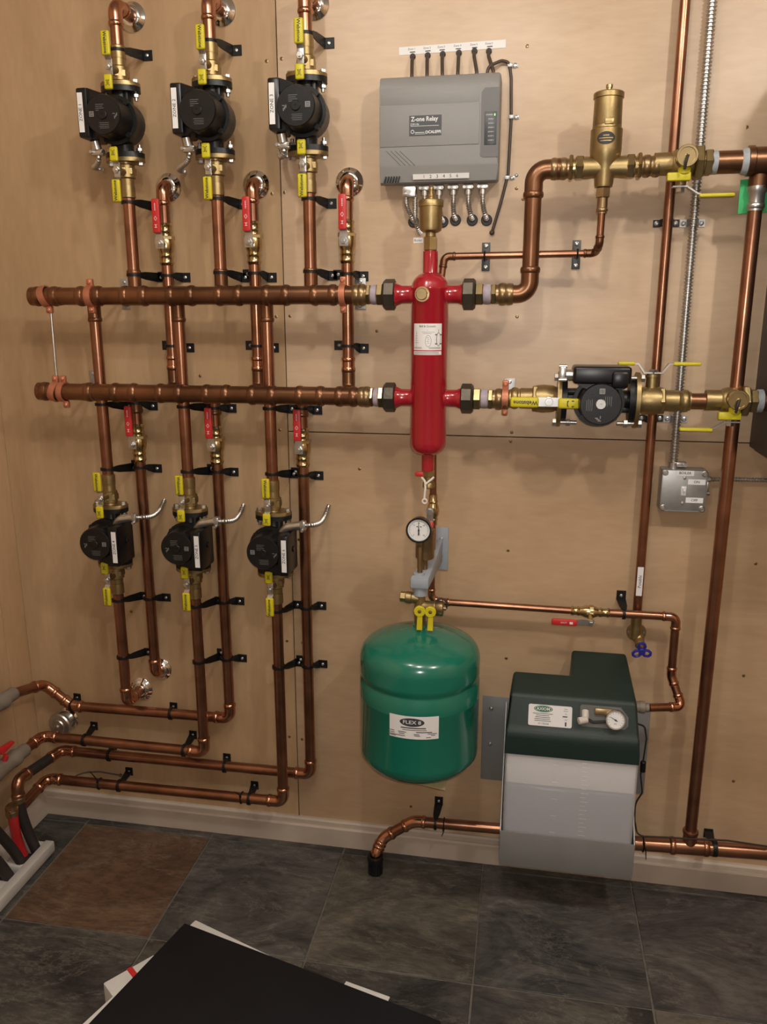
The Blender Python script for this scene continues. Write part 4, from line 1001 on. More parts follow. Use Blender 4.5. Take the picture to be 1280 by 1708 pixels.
part(t, 'toggle', WHITE, lambda m: (m.box((xc+.000, -.0505, zc+.000), (.011, .002, .022), .0006), m.box((xc, -.055, zc+.004), (.0065, .012, .008), .001)))
for s, dx, dz, w in (('BOILER', .000, .0425, .040), ('ON', .0275, .022, .039), ('OFF', .026, -.022, .039)):
    def lb(m):
        p = V((xc+dx, -.0504, zc+dz)); m.box(p, (w, .0008, .0125)); m.mi = 1; m.text(s, .0085, pl(p, (1, 0, 0), (0, 0, 1))(.0008), 0, 0, .01)
    part(t, 'label_strip', [WHITE, INK], lb)
part(t, 'cable_connector', STEEL, lambda m: (m.cyl((xm+.001, -.022, z1), (xm+.001, -.022, z1+.014), .0125, 16), m.box((xm+.014, -.024, z1+.010), (.030, .018, .012), .003), m.cyl((xm+.026, -.036, z1+.010), (xm+.026, -.02, z1+.010), .005)))
part(t, 'cable_connector', STEEL, lambda m: (m.cyl((x1, -.024, zc+.024), (x1+.010, -.024, zc+.024), .010, 14), m.box((x1+.006, -.026, zc+.006), (.010, .016, .030), .003), m.cyl((x1+.004, -.030, zc-.008), (x1+.012, -.03, zc-.008), .005)))
zq = W(1200, 807, .02).z
flex('armoured_cable', 'armoured steel cable running right from the switch box along the wall', [(x1+.008, -.022, zc+.024), (x1+.04, -.012, zc+.024), (.95, -.012, zc+.028)], .0055, 'cable', STEEL, None, .006)

# ================================================================== GREY RELAY CONTROLLER
cx0, cx1, cz0, cz1 = -.353, -.086, 1.790, 2.014
t = thing('relay_controller', 'grey plastic relay control case on the wall with numbered white strip', 'control box', ((cx0+cx1)/2, 0, cz0))
def case(m):
    pr = [(0, cz0+.006), (.050, cz0), (.058, cz0+.004), (.068, cz0+.034), (.070, cz0+.040), (.070, cz1-.026), (.062, cz1-.006), (.052, cz1), (0, cz1)]
    m.prism([(-a, b) for a, b in pr], (cx0, 0, 0), (0, 1, 0), (0, 0, 1), (cx1-cx0, 0, 0), .006, 3)
part(t, 'case', GREY_C, case)
xq = W(801, 200, .07).x; za = W(720, 243, .072).z; zb2 = W(720, 174, .072).z
def cover(m):
    m.box(((cx0+xq)/2, -.0685, (za+zb2)/2), (xq-cx0-.0015, .0070, zb2-za), .0015); m.box(((cx0+xq)/2, -.0690, (zb2+cz1-.024)/2), (xq-cx0-.004, .0030, cz1-.024-zb2-.003), .001)
part(t, 'front_cover', GREY_C, cover)
def disp(m):
    zA, zB = W(815, 262, .07).z, W(815, 146, .07).z; xa, xb = W(803, 200, .07).x, W(832, 200, .07).x
    m.prism([(xa, zA+.004), (xa+.006, zA), (xb, zA), (xb, zB), (xa+.007, zB), (xa, zB-.008)], (0, -.0715, 0), (1, 0, 0), (0, 0, 1), (0, .003, 0), .001, 1)
part(t, 'side_panel', GREY_D, disp)
def ind(m):
    zA, zB = W(815, 241, .073).z, W(815, 186, .073).z; xa, xb = W(809, 200, .073).x, W(829, 200, .073).x
    m.box(((xa+xb)/2, -.0725, (zA+zB)/2), (xb-xa, .002, zB-zA), .0006); f = pl(((xa+xb)/2, -.0736, (zA+zB)/2), (1, 0, 0), (0, 0, 1))(.0002); h = (zB-zA)
    m.mi = 1; m.text('POWER', .0042, f, -.003, h*.40)
    for i in range(6): m.text('ZONE %d' % (i+1), .0036, f, .001, h*(.27-.128*i))
    m.mi = 2; m.patch(f, .0075, .0098, h*.37, h*.43)
part(t, 'indicator_panel', [NAVY, INKW, LED], ind)
def rl(m):
    a, b = W(683, 227, .0725), W(737, 191, .0725); c = (a+b)/2; w = b.x-a.x; h = b.z-a.z
    m.box((c.x, -.0727, c.z), (w, .0012, h)); f = pl((c.x, -.0733, c.z), (1, 0, 0), (0, 0, 1))(.0003); m.mi = 1
    m.text('Z-one Relay', .0132, f, -w*.03, h*.31, .022, 'CENTER', .92)
    m.text('ZSR106', .0062, f, -w*.47, h*.06, 0, 'LEFT'); m.patch(f, -w*.46, w*.42, -h*.035, -h*.015)
    m.text('CALEFFI', .0080, f, w*.29, -h*.34, .03); m.oval(f, w*.045, -h*.34, .0032, .0032, 16); m.oval(f, -w*.40, -h*.30, .0040, .0040, 16); m.patch(f, -w*.32, -w*.03, -h*.36, -h*.33); m.patch(f, -w*.32, 0, -h*.43, -h*.41)
    m.mi = 0; m.oval(pl((c.x, -.0733, c.z), (1, 0, 0), (0, 0, 1))(.0005), w*.045, -h*.34, .0018, .0018, 12); m.oval(pl((c.x, -.0733, c.z), (1, 0, 0), (0, 0, 1))(.0005), -w*.40, -h*.30, .0028, .0028, 12)
part(t, 'name_plate', [NAVY, INKW], rl)
def nums(m):
    a, b = W(689, 298, .066), W(783, 289, .066); zc_ = (a.z+b.z)/2; o = V(((a.x+b.x)/2, -.0650, zc_)); v = V((0, -.34, 1)).normalized(); w = b.x-a.x
    at = pl(o, (1, 0, 0), v); m.hull8([at(.0002)(-w/2, -.0056), at(.0002)(w/2, -.0056), at(.0002)(w/2, .0056), at(.0002)(-w/2, .0056), at(.0014)(-w/2, -.0056), at(.0014)(w/2, -.0056), at(.0014)(w/2, .0056), at(.0014)(-w/2, .0056)])
    m.mi = 1
    for i in range(6): m.text(str(i+1), .0095, at(.0018), -w*.30+i*w*.118, 0)
part(t, 'number_strip', [WHITE, INK], nums)
def slots(m):
    f = pl((0, -.0702, 0), (1, 0, 0), (0, 0, 1))(.0)
    for i in range(4):
        a = W(644+7.5*i, 252, .0705); b = W(668+8*i, 276, .0705); m.hull8([a+V((0, .001, 0)), a+V((.0012, .001, 0)), b+V((.0012, .001, 0)), b+V((0, .001, 0)), a, a+V((.0012, 0, 0)), b+V((.0012, 0, 0)), b])
part(t, 'vent_slots', INK, slots)
def slots(m):
    for i in range(6): m.box((cx0+.012+.0062*i, -.0600, cz0+.010), (.0024, .016, .0135), 0, M.Rotation(.35, 3, 'Y'))
part(t, 'bottom_vents', INK, slots)
for px in (709, 733, 757, 782, 806):
    p = W(px, 308, .03)
    part(t, 'cable_connector', STEEL, lambda m: (m.box((p.x, -.032, cz0-.006), (.024, .020, .012), .003), m.cyl((p.x, -.032, cz0-.004), (p.x, -.032, cz0-.022), .0085, 14), m.cyl((p.x-.009, -.046, cz0-.007), (p.x-.009, -.030, cz0-.007), .0035, 8), m.cyl((p.x+.009, -.046, cz0-.007), (p.x+.009, -.030, cz0-.007), .0035, 8)))
p = W(684, 312, .03)
part(t, 'double_connector', STEEL, lambda m: (m.box((p.x, -.034, cz0-.014), (.032, .026, .024), .003), m.cyl((p.x, -.046, cz0-.016), (p.x, -.050, cz0-.016), .005, 10), m.box((p.x, -.048, cz0-.020), (.026, .003, .006), .001)))
# cables under the case
for i, (pa, ga) in enumerate((((678, 325), (690, 370)), ((693, 325), (701, 390)), ((709, 322), (713, 366)), ((733, 322), (739, 370)), ((757, 320), (760, 367)), ((782, 320), (788, 367)), ((806, 320), (812, 367)))):
    a = W(*pa, .032); e = W(*ga, .003)
    flex('flexible_conduit', ('corrugated steel conduit, %s below the grey control case' % ('leftmost', 'second from left', 'third from left, behind the brass air vent,', 'fourth from left', 'third from right', 'second from right', 'rightmost')[i]), [(a.x, -.034, cz0-.016), (a.x, -.034, e.z+.032), (e.x-.002, -.020, e.z+.008), (e.x, -.001, e.z+.002)], .0058, 'conduit', STEEL, 'conduits under the control case', .005)
    if i != 1:
        m = MB(); m.lathe((e.x, 0, e.z), (0, -1, 0), [(0, .0130), (.003, .0130), (.005, .0115), (.005, .0062), (.001, .006)], 20); tag(build(m, 'cable_grommet', RUBBER), 'dark round grommet where the %s conduit under the case enters the wall' % ('leftmost', '', 'third', 'fourth', 'fifth', 'sixth', 'rightmost')[i], 'grommet', 'grommets below the control case')
def strip(name, label, cxp, cyp, w, h, ang, txts, size, frame):
    p = W(cxp, cyp, 0); u = V((math.cos(ang), 0, math.sin(ang))); v = V((-math.sin(ang), 0, math.cos(ang))); at = pl(p, u, v)
    m = MB(); m.hull8([at(.0001)(-w/2, -h/2), at(.0001)(w/2, -h/2), at(.0001)(w/2, h/2), at(.0001)(-w/2, h/2), at(.001)(-w/2, -h/2), at(.001)(w/2, -h/2), at(.001)(w/2, h/2), at(.001)(-w/2, h/2)]); m.mi = 1
    for s, a, b in txts:
        if s: m.text(s, size, at(.0013), a, b)
        else: m.patch(at(.0013), a-.006, a+.006, b-.0010, b+.0010)
    return tag(build(m, name, [WHITE, INK]), label, 'label')
aL, bR = W(665, 86, 0), W(843, 73, 0); ww = (bR-aL).length; an = math.atan2(bR.z-aL.z, bR.x-aL.x)
gx = [688, 714, 738, 765, 792, 817]
tx = []
for i, px in enumerate(gx):
    a = (px-665)/178*ww-ww/2-.002; tx += [('Zone %d' % (i+1), a, .0028), ('', a+.002, -.0035)]
strip('label_strip', 'long white zone label strip above the six cables', 754, 79.5, ww, .0165, an, tx, .0058, 0)
strip('label_strip', 'small white Boiler label left of the brass air vent', 698, 401, .023, .012, 0, [('Boiler', 0, 0)], .008, 0)
for i, (px, py) in enumerate(((689, 95), (714, 93), (739, 91), (766, 89), (792, 86), (816, 86))):
    g_ = W(px, py, 0); a = V((cx0+.066+.0345*i+(.002*i if i > 3 else 0), -.026, cz1-.002))
    n = ('first', 'second', 'third', 'fourth', 'fifth', 'sixth')[i]
    m = MB(); m.tube(fillet([a, (a.x, -.026, a.z+.012), (g_.x, -.012, g_.z-.012), (g_.x, -.001, g_.z)], .012), .0040, 10); tag(build(m, 'low_voltage_cable', CABLE), 'short brown cable, %s from left above the control case' % n, 'cable', 'brown cables above the case')
    m = MB(); m.lathe(g_, (0, -1, 0), [(0, .0066), (.004, .0066), (.006, .0055), (.006, .003)], 14); tag(build(m, 'cable_grommet', RUBBER), 'small dark grommet at the %s brown cable above the case' % n, 'grommet', 'grommets above the control case')
pts = [(-.118, -.026, cz1-.002), (-.117, -.024, cz1+.020), W(837, 101, .012), W(850, 104, .006), W(853, 130, .005), W(853, 200, .005), W(848, 290, .005), W(838, 330, .005), W(822, 384, .005), W(821, 389, .0)]
m = MB(); m.tube(fillet(pts, .018), .0036, 10); m.sph(W(821, 388, .004), .0062, 12); tag(build(m, 'low_voltage_cable', CABLE), 'long brown cable looping down the right side of the control case', 'cable')
for nm, px, py in (('top', 851, 110), ('middle', 853, 196), ('bottom', 846, 297)):
    p = W(px, py, 0); t = thing('cable_clip', '%s metal clip holding the long brown cable to the wall' % nm, 'cable clip', p, 'cable clips')
    part(t, 'saddle', GALV, lambda m: (m.box(p+V((0, -.0065, 0)), (.0105, .006, .008), .001), m.box(p+V((.011, -.001, 0)), (.015, .002, .008), .0005)))
    part(t, 'screw', STEEL, lambda m: m.lathe(p+V((.0115, -.002, 0)), (0, -1, 0), [(0, .0055), (.002, .005), (.003, .0025), (.0015, .0018), (.0015, 0)], 12))
p = W(862, 292, 0); m = MB(); m.lathe(p, (0, -1, 0), [(0, .0045), (.002, .004), (.003, .002), (.0015, .0015), (.0015, 0)], 12); tag(build(m, 'wood_screw', STEEL), 'bright lone screw beside the bottom clip of the brown cable', 'screw')

# ================================================================== BELOW THE RED CYLINDER: drain, gauge, arm, tank
zd = zb_-.046
t = thing('drain_valve', 'small brass drain valve with red tab under the red cylinder', 'valve', (SX, -OH, zd-.05))
part(t, 'valve_body', BRASS, lambda m: (m.hexa((SX+.003, -OH, zd), (SX+.003, -OH, zd-.014), .0145), m.cyl((SX+.003, -OH, zd-.012), (SX+.003, -OH, zd-.034), .0112, 16, .001), m.lathe((SX+.003, -OH, zd-.028), (0, 0, -1), [(0, .013), (.002, .0145), (.012, .0145), (.014, .012)], 18)))
part(t, 'red_handle', RED_PL, lambda m: (m.box((SX-.019, -OH-.004, zd-.008), (.020, .008, .011), .002)))
def st(m):
    m.tube(fillet([(SX-.013, -OH-.010, zd-.016), (SX-.004, -OH-.016, zd-.023), (SX-.003, -OH-.018, zd-.040), (SX-.005, -OH-.019, zd-.064)], .01), .0028, 8); m.tube(fillet([(SX+.016, -OH-.010, zd-.014), (SX+.010, -OH-.016, zd-.019), (SX-.003, -OH-.018, zd-.030)], .008), .0026, 8); m.torus((SX-.004, -OH-.020, zd-.071), (0, 1, 0), .0055, .0022, 16, 6)
part(t, 'cap_strap', STRAP_W, st)
zbv = W(722, 850, .07).z
XF = W(724, 900, .055).x
pipe('thin copper pipe behind the drain valve dropping to the feed line', [(XF-.004, -.070, zb_+.03), (XF-.002, -.066, zbv+.030)], .0085, COPPER)
t = thing('ball_valve', 'small brass ball valve with steel lever and red grip behind the gauge', 'valve', (XF, -.066, zbv-.04))
part(t, 'valve_body', BRASS_SH, lambda m: (m.lathe((XF-.002, -.066, zbv-.040), (0, 0, 1), [(0, .0108), (.012, .0108), (.015, .013), (.018, .0108), (.024, .0135), (.036, .016), (.048, .0135), (.056, .0108), (.060, .0128), (.064, .0108), (.078, .0105)], 18), m.cyl((XF-.002, -.066, zbv), (XF-.002, -.092, zbv), .007, 12)))
part(t, 'lever', STEEL, lambda m: (m.prism([(-.008, .010), (.008, .010), (.008, -.026), (-.008, -.026)], (XF-.006, -.094, zbv), (1, 0, 0), (0, 0, 1), (0, .0025, 0)), m.hexa((XF-.006, -.094, zbv), (XF-.006, -.101, zbv), .008)))
part(t, 'lever_grip', RED_PL, lambda m: m.box((XF-.005, -.097, zbv-.060), (.017, .008, .072), .003))
pipe('thin copper pipe behind the grey bracket arm joining the feed line', [(XF-.003, -.066, zbv-.036), (XF-.003, -.062, .794), (XF+.03, -.060, .786)], .0085, COPPER)
# bracket arm
GX = W(700, 886, .205).x
t = thing('tank_bracket', 'blue-grey steel wall bracket carrying the green tank, gauge and valves', 'bracket', W(735, 948, 0))
pa, pb2 = W(728, 880, 0), W(743, 948, 0)
part(t, 'wall_plate', GREY_E, lambda m: m.box(((pa.x+pb2.x)/2+.004, -.003, (pa.z+pb2.z)/2), (.032, .006, pa.z-pb2.z+.006), .002))
ea = W(699, 967, .205); TX = ea.x+.004
def arm(m):
    zt, zbm = ea.z+.010, ea.z-.015
    w = .0215
    m.hull8([V((TX-w, -.228, zbm)), V((TX+w, -.228, zbm)), V((pa.x+.018, -.006, pb2.z+.018)), V((pa.x-.006, -.006, pb2.z+.018)), V((TX-w, -.228, zt)), V((TX+w, -.228, zt)), V((pa.x+.018, -.006, pa.z-.030)), V((pa.x-.006, -.006, pa.z-.030))], .003)
    m.lathe((TX, -.205, zbm+.004), (0, 0, -1), [(0, .018), (.026, .0170), (.028, .014)], 20); m.lathe((TX-.004, -.205, zt-.003), (0, 0, 1), [(0, .015), (.010, .0135), (.011, .010)], 18)
part(t, 'arm', GREY_E, arm)
for dz in (.026, -.02): part(t, 'screw', STEEL, lambda m: m.lathe((pa.x+.014, -.006, (pa.z+pb2.z)/2+dz), (0, -1, 0), [(0, .006), (.002, .0055), (.003, 0)], 12))
GZ = W(700, 886, .225).z
t = thing('pressure_gauge', 'round black-rimmed pressure gauge with white dial above the bracket arm', 'gauge', (GX, -.2, GZ-.05))
part(t, 'gauge_case', PLASTIC_BK, lambda m: m.lathe((GX, -.192, GZ), (0, -1, 0), [(0, .022), (.003, .0275), (.020, .0285), (.027, .0300), (.030, .0295), (.030, .0266), (.024, .0262)], 36))
def dial(m):
    m.lathe((GX, -.2165, GZ), (0, -1, 0), [(0, .0258), (.001, .0258), (.001, 0)], 36); f = pl((GX, -.2176, GZ), (1, 0, 0), (0, 0, 1))(.0003); m.mi = 1
    for k in range(31):
        a = math.radians(225-270*k/30); c, s = math.cos(a), math.sin(a); L = .0034 if k % 5 == 0 else .0018; q = .00035
        m._f([m.bm.verts.new(f(c*r_-s*h, s*r_+c*h)) for r_, h in ((.0225, -q), (.0225+0, q), (.0225-L, q), (.0225-L, -q))])
    for a, s in ((225, '0'), (135, '10'), (90, '15'), (45, '20'), (-45, '30')):
        m.text(s, .0048, f, .0165*math.cos(math.radians(a)), .0165*math.sin(math.radians(a)))
    m.text('psi', .0042, f, 0, -.0105); m.patch(f, -.0055, -.002, .0075, .0095); m.patch(f, .003, .0065, .0075, .0095)
part(t, 'dial', [GLASS_F, INK], dial)
part(t, 'needle', INK, lambda m: (m.prism([(-.0016, -.011), (.0016, -.011), (.0010, .004), (.0002, .020), (-.0002, .020), (-.0010, .004)], (GX, -.2186, GZ), (1, 0, 0), (0, 0, 1), (0, -.0008, 0)), m.cyl((GX, -.2175, GZ), (GX, -.2205, GZ), .0022, 12)))
part(t, 'stem', BRASS_DK, lambda m: (m.box((GX+.001, -.200, GZ-.034), (.014, .014, .022), .002), m.cyl((GX+.001, -.200, GZ-.04), (GX+.002, -.204, ea.z+.012), .0062, 12)))
t = thing('air_vent', 'brass air vent cylinder hidden half behind the pressure gauge', 'air vent', (TX+.006, -.165, ea.z+.01))
part(t, 'float_chamber', BRASS_DK, lambda m: m.lathe((TX+.006, -.175, ea.z+.006), (0, 0, 1), [(0, .007), (.038, .007), (.039, .020), (.042, .0225), (.100, .0225), (.102, .0235), (.110, .0235), (.112, .02)], 28))
# valves under the arm
zv_ = ea.z-.045
t = thing('relief_valve', 'brass relief fitting pointing left under the grey bracket arm', 'valve', (TX-.02, -.205, zv_-.02))
rz = W(680, 997, .205).z
part(t, 'valve_body', BRASS, lambda m: (m.cyl((TX, -.205, zv_+.006), (TX, -.205, zv_-.075), .0125, 18), m.lathe((TX-.004, -.205, rz), (-1, 0, .06), [(0, .0125), (.016, .0125), (.018, .0145), (.030, .0145), (.032, .0115)], 18), m.hexa((TX-.034, -.205, rz+.002), (TX-.048, -.205, rz+.003), .0125)))
t2 = thing('purge_valve', 'brass purge valve with two small yellow drop handles on top of the green tank', 'valve', (TX+.01, -.205, rz-.075))
vz = W(709, 1016, .215).z; xa1, xa2 = W(700, 1018, .235).x, W(718, 1018, .235).x
part(t2, 'valve_body', BRASS, lambda m: (m.lathe((TX+.0, -.205, vz+.002), (1, 0, 0), [(0, .0150), (.030, .0150), (.032, .0165), (.036, .0165)], 20), m.cyl((TX, -.205, vz+.012), (TX, -.205, vz-.050), .0135, 18), m.cyl((xa1, -.200, vz), (xa1, -.228, vz), .008), m.cyl((xa2, -.200, vz), (xa2, -.228, vz), .008)))
part(t2, 'drain_cap', BRASS_DK, lambda m: m.lathe((TX+.036, -.205, vz+.001), (1, 0, 0), [(0, .0165), (.003, .0185), (.018, .0185), (.020, .016), (.020, .005), (.026, .004)], 14))
part(t2, 'cap_strap', RUBBER, lambda m: m.tube(fillet([(TX+.062, -.205, vz+.001), (TX+.066, -.205, vz+.018), (TX+.050, -.205, vz+.026), (TX+.038, -.205, vz+.020)], .01), .0024, 8))
for x in (xa1, xa2):
    def hd(m):
        m.lathe((x, -.226, vz), (0, -1, 0), [(0, .0128), (.001, .0135), (.008, .0135), (.0095, .012), (.0095, .005), (.008, .0045), (.008, 0)], 24); m.prism([(-.0075, -.046), (.0055, -.046), (.0058, -.010), (-.0058, -.010)], (x+.001, -.234, vz), (1, 0, 0), (0, 0, 1), (0, .007, 0), .001, 1)
    part(t2, 'drop_handle', YEL, hd)
    part(t2, 'handle_screw', BRASS_DK, lambda m: m.lathe((x, -.2335, vz), (0, -1, 0), [(0, .0042), (.002, .0038), (.003, 0)], 10))
# green expansion tank
TY = -.200; TR = .1455; zt0 = .404
t = thing('expansion_tank', 'round green expansion tank hanging below the grey bracket', 'expansion tank', (TX, TY, zt0))
def tk(m):
    pr = [(0, .02), (.002, .06), (.010, .100), (.026, .130), (.046, TR-.001), (.060, TR), (.1985, TR), (.2005, TR+.0008), (.203, TR+.0008), (.207, TR), (.238, TR), (.244, TR-.0045), (.251, TR-.0045), (.258, TR), (.266, TR-.0003), (.295, TR), (.306, TR-.0015), (.318, TR-.006), (.328, TR-.014), (.337, .118), (.350, .086), (.361, .050), (.367, .024), (.369, .018), (.376, .017), (.377, .013)]
    m.lathe((TX, TY, zt0), (0, 0, 1), pr, 64)
part(t, 'vessel', GREEN_T, tk, 60)
def tl(m):
    zc_ = W(690, 1214, -TY+TR).z; r = TR; at = cylmap(TX, TY, r, zc_); f = at(.0013); a0 = (W(651, 1214, -TY+TR-.012).x-TX); a1 = W(731, 1214, -TY+TR-.002).x-TX
    A0 = math.asin(a0/r)*r; A1 = math.asin(a1/r)*r; c = (A0+A1)/2; h = .0285
    m.patch(f, A0, A1, -h, h, 16); m.mi = 1; f2 = at(.0017)
    m.oval(f2, c-.004, .0135, .0285, .0105, 36); m.mi = 2; m.text('FLEX 8', .0125, at(.0023), c-.004, .0135, .012, 'CENTER', 1.15)
    m.mi = 1
    m.patch(f2, c-.030, c+.028, -.0020, .0006, 6); m.patch(f2, c-.026, c+.030, -.0066, -.0052, 6); m.patch(f2, c+.006, c+.042, -.0116, -.0096, 6)
    for q, x0, x1 in ((-.0128, -.060, -.048), (-.0178, -.060, -.047), (-.0128, -.038, -.018), (-.0170, -.036, -.022), (-.0170, .000, .014), (-.0206, .002, .016), (-.0152, .034, .056), (-.0190, .042, .052), (-.0222, -.060, -.020), (-.0248, -.060, -.044), (-.0246, .030, .042)):
        m.patch(f2, c+x0*.95, c+x1*.95, q, q+.0016, 4)
part(t, 'label_sticker', [WHITE, NAVY, INKW], tl)
m = MB(); p = V((TX+.035, TY-.045, zt0-.004)); m.hull8([p+V((-.035, -.03, -.004)), p+V((.040, -.035, -.012)), p+V((.040, .035, -.002)), p+V((-.05, .035, .0)), p+V((-.035, -.03, -.003)), p+V((.040, -.035, -.0105)), p+V((.040, .035, -.001)), p+V((-.05, .035, .001))])
tag(build(m, 'paper_tag', PAPER), 'yellowish paper tag sticking out beneath the green tank', 'paper tag')

# ================================================================== FEED LINE
OFD = .060; ZFD = .7845; RF = .0088
t = pipe('thin copper feed line from the grey bracket arm to the small red-lever valve', [(XF+.016, -OFD, .787), (W(985, 1019, OFD).x-.044, -OFD, ZFD)], RF, COPPER, couplings=[((XF+.014, -OFD, .787), (XF+.044, -OFD, .787))])
xv = W(985, 1019, OFD).x
t = thing('ball_valve', 'small brass ball valve with red lever on the thin feed line', 'valve', (xv, -OFD, ZFD-.03))
part(t, 'valve_body', BRASS_SH, lambda m: (m.lathe((xv-.047, -OFD, ZFD), (1, 0, 0), [(0, .0105), (.004, .0125), (.008, .0105), (.014, .0105), (.018, .0125), (.022, .0108), (.028, .0125), (.036, .0155), (.052, .0160), (.060, .0135), (.066, .0105), (.072, .0125), (.076, .0105), (.086, .0105), (.090, .0125), (.094, .0105)], 18), m.hexa((xv-.003, -OFD, ZFD), (xv+.008, -OFD, ZFD), .0172), m.cyl((xv-.001, -OFD, ZFD), (xv-.001, -OFD-.034, ZFD-.012), .0065, 12)))
part(t, 'lever', STEEL, lambda m: (m.prism([(.008, .007), (-.010, .007), (-.040, .005), (-.040, -.008), (-.006, -.008), (.008, -.005)], (xv, -OFD-.036, ZFD-.015), (1, 0, 0), (0, 0, 1), (0, .0022, 0)), m.hexa((xv, -OFD-.036, ZFD-.015), (xv, -OFD-.043, ZFD-.017), .0068)))
def rg(m):
    m.box((xv-.063, -OFD-.038, ZFD-.017), (.062, .008, .017), .004); m.mi = 1; f = pl((xv-.063, -OFD-.0423, ZFD-.017), (1, 0, 0), (0, 0, 1))(.0003)
    m.text('SHUT', .006, f, -.002, 0); m.patch(f, .012, .020, -.003, .003)
part(t, 'lever_grip', [RED_PL, INKW], rg)
xd = .379
pipe('thin copper feed line from the small red-lever valve bending down to the dark green feeder', [(xv+.046, -OFD, ZFD), (xd, -OFD, ZFD), (xd+.001, -OFD, .629), (xd+.028, -.085, .560), (.3235, -.115, .5655)], RF*1.15, COPPER)
c = W(1041, 1024, OFD); f = W(1050, 1003, 0); f.x = c.x+.002
clip('black square clip holding the thin feed line beside the Potable pipe', (c.x, -OFD, ZFD), (1, 0, 0), RF*1.15, (f.x-.004, 0, f.z+.004))
# hose bib
zh = .765
t = thing('hose_valve', 'brass wall valve with blue wheel handle below the Potable pipe', 'valve', (XP, 0, zh-.03))
hp = W(1064, 1057, .012)
part(t, 'wall_flange', BRASS, lambda m: (m.lathe((hp.x-.002, 0, hp.z), (0, -1, 0), [(0, .0245), (.003, .0240), (.004, .0235), (.005, .013)], 28)))
for a in (0, 90, 180, 270): part(t, 'screw', STEEL, lambda m: m.lathe((hp.x-.002+.018*math.cos(math.radians(a)), -.0035, hp.z+.018*math.sin(math.radians(a))), (0, -1, 0), [(0, .004), (.0015, .0035), (.002, 0)], 10))
bw = W(1071, 1086, .085)
part(t, 'valve_body', BRASS, lambda m: (m.cyl((XP, -OP2, .782), (XP, -OP2, hp.z-.004), .0135, 16), bead(m, (XP, -OP2, .778), (0, 0, 1), .011), m.cyl((hp.x-.001, -.004, hp.z), (hp.x, -OP2, hp.z), .014, 16), m.sph((hp.x, -OP2, hp.z-.004), .0150, 14), m.cyl((hp.x, -OP2, hp.z-.004), (bw.x-.001, -.082, bw.z+.001), .0085, 12), m.cyl((hp.x+.001, -OP2-.012, hp.z-.008), (hp.x+.002, -OP2-.026, hp.z-.013), .0125, 14, .001)))
def wheel(m):
    d = (bw-V((hp.x, -OP2, hp.z-.004))).normalized(); u = V((1, 0, 0)); u = (u-d*u.dot(d)).normalized(); v = u.cross(d)
    if v.z < 0: v = -v
    m.cyl(bw-d*.004, bw+d*.006, .0085, 14, .001)
    for k in range(3):
        a = PI/2+k*2*PI/3+.08; q = u*math.cos(a)+v*math.sin(a); w = -u*math.sin(a)+v*math.cos(a)
        m.tube([bw+q*.005+w*.006, bw+q*.013+w*.0085, bw+q*.021+w*.006, bw+q*.0235, bw+q*.021-w*.006, bw+q*.013-w*.0085, bw+q*.005-w*.006], .0034, 8)
part(t, 'wheel_handle', BLUE, wheel)

# ================================================================== GLYCOL FEEDER
fx0, fx1 = -.014, .287
t = thing('glycol_feeder', 'fluid feeder with dark green lid, translucent tank and grey steel cradle', 'feeder unit', ((fx0+fx1)/2, -.12, .15))
def bp(m):
    m.box((.132, -.0015, .381), (.434, .003, .250), .001)
part(t, 'back_plate', GREY_P, bp)
for zz in (.470, .365):
    part(t, 'plate_screw', STEEL, lambda m: m.lathe((W(820, 1175, 0).x, -.003, zz), (0, -1, 0), [(0, .0055), (.002, .005), (.003, .0025), (.0015, .0018), (.0015, 0)], 12))
zp0, zp1 = .172, .245
def pan(m):
    th = .0025; a0, a1 = fx0-.008, fx1+.011; y0 = -.2315
    m.box(((a0+a1)/2, (y0-.003)/2, zp0), (a1-a0, -y0-.003, th)); m.box(((a0+a1)/2, y0, (zp0+zp1)/2+.004), (a1-a0, th, zp1-zp0+.024), .0008)
    for x in (a0, a1):
        m.prism([(-.003, zp0), (y0, zp0), (y0, zp1+.014), (-.012, .495), (-.003, .495)], (x-th/2, 0, 0), (0, 1, 0), (0, 0, 1), (th, 0, 0))
part(t, 'cradle', GREY_P, pan)
def shell(m):
    m.box(((fx0+fx1)/2+.0015, -.1185, .345), (fx1-fx0+.011, .217, .336), .012, None, 4)
part(t, 'tank_shell', TRANSL, shell)
part(t, 'added_lightening_slab', WHITE, lambda m: m.box(((fx0+fx1)/2+.0015, -.2150, .4485), (fx1-fx0+.002, .003, .122), .0008))  # white slab added to lighten the tank above the fluid, as if back-lit
def liq(m):
    m.box(((fx0+fx1)/2+.0015, -.1185, .283), (fx1-fx0+.004, .210, .204), .009, None, 3)
part(t, 'fluid', LIQUID, liq)
def marks(m):
    y = -.2271
    f = pl(((fx0+fx1)/2, y, .345), (1, 0, 0), (0, 0, 1))(.0003)
    for k in range(24):
        zz = .118-.0115*k
        m.patch(f, .028, .028+(.018 if k % 2 else .012), zz, zz+.0012)
        if k % 4 == 1: m.patch(f, -.040, -.026, zz, zz+.0012)
part(t, 'scale_marks', FOAM_W, marks)
yk = -.232
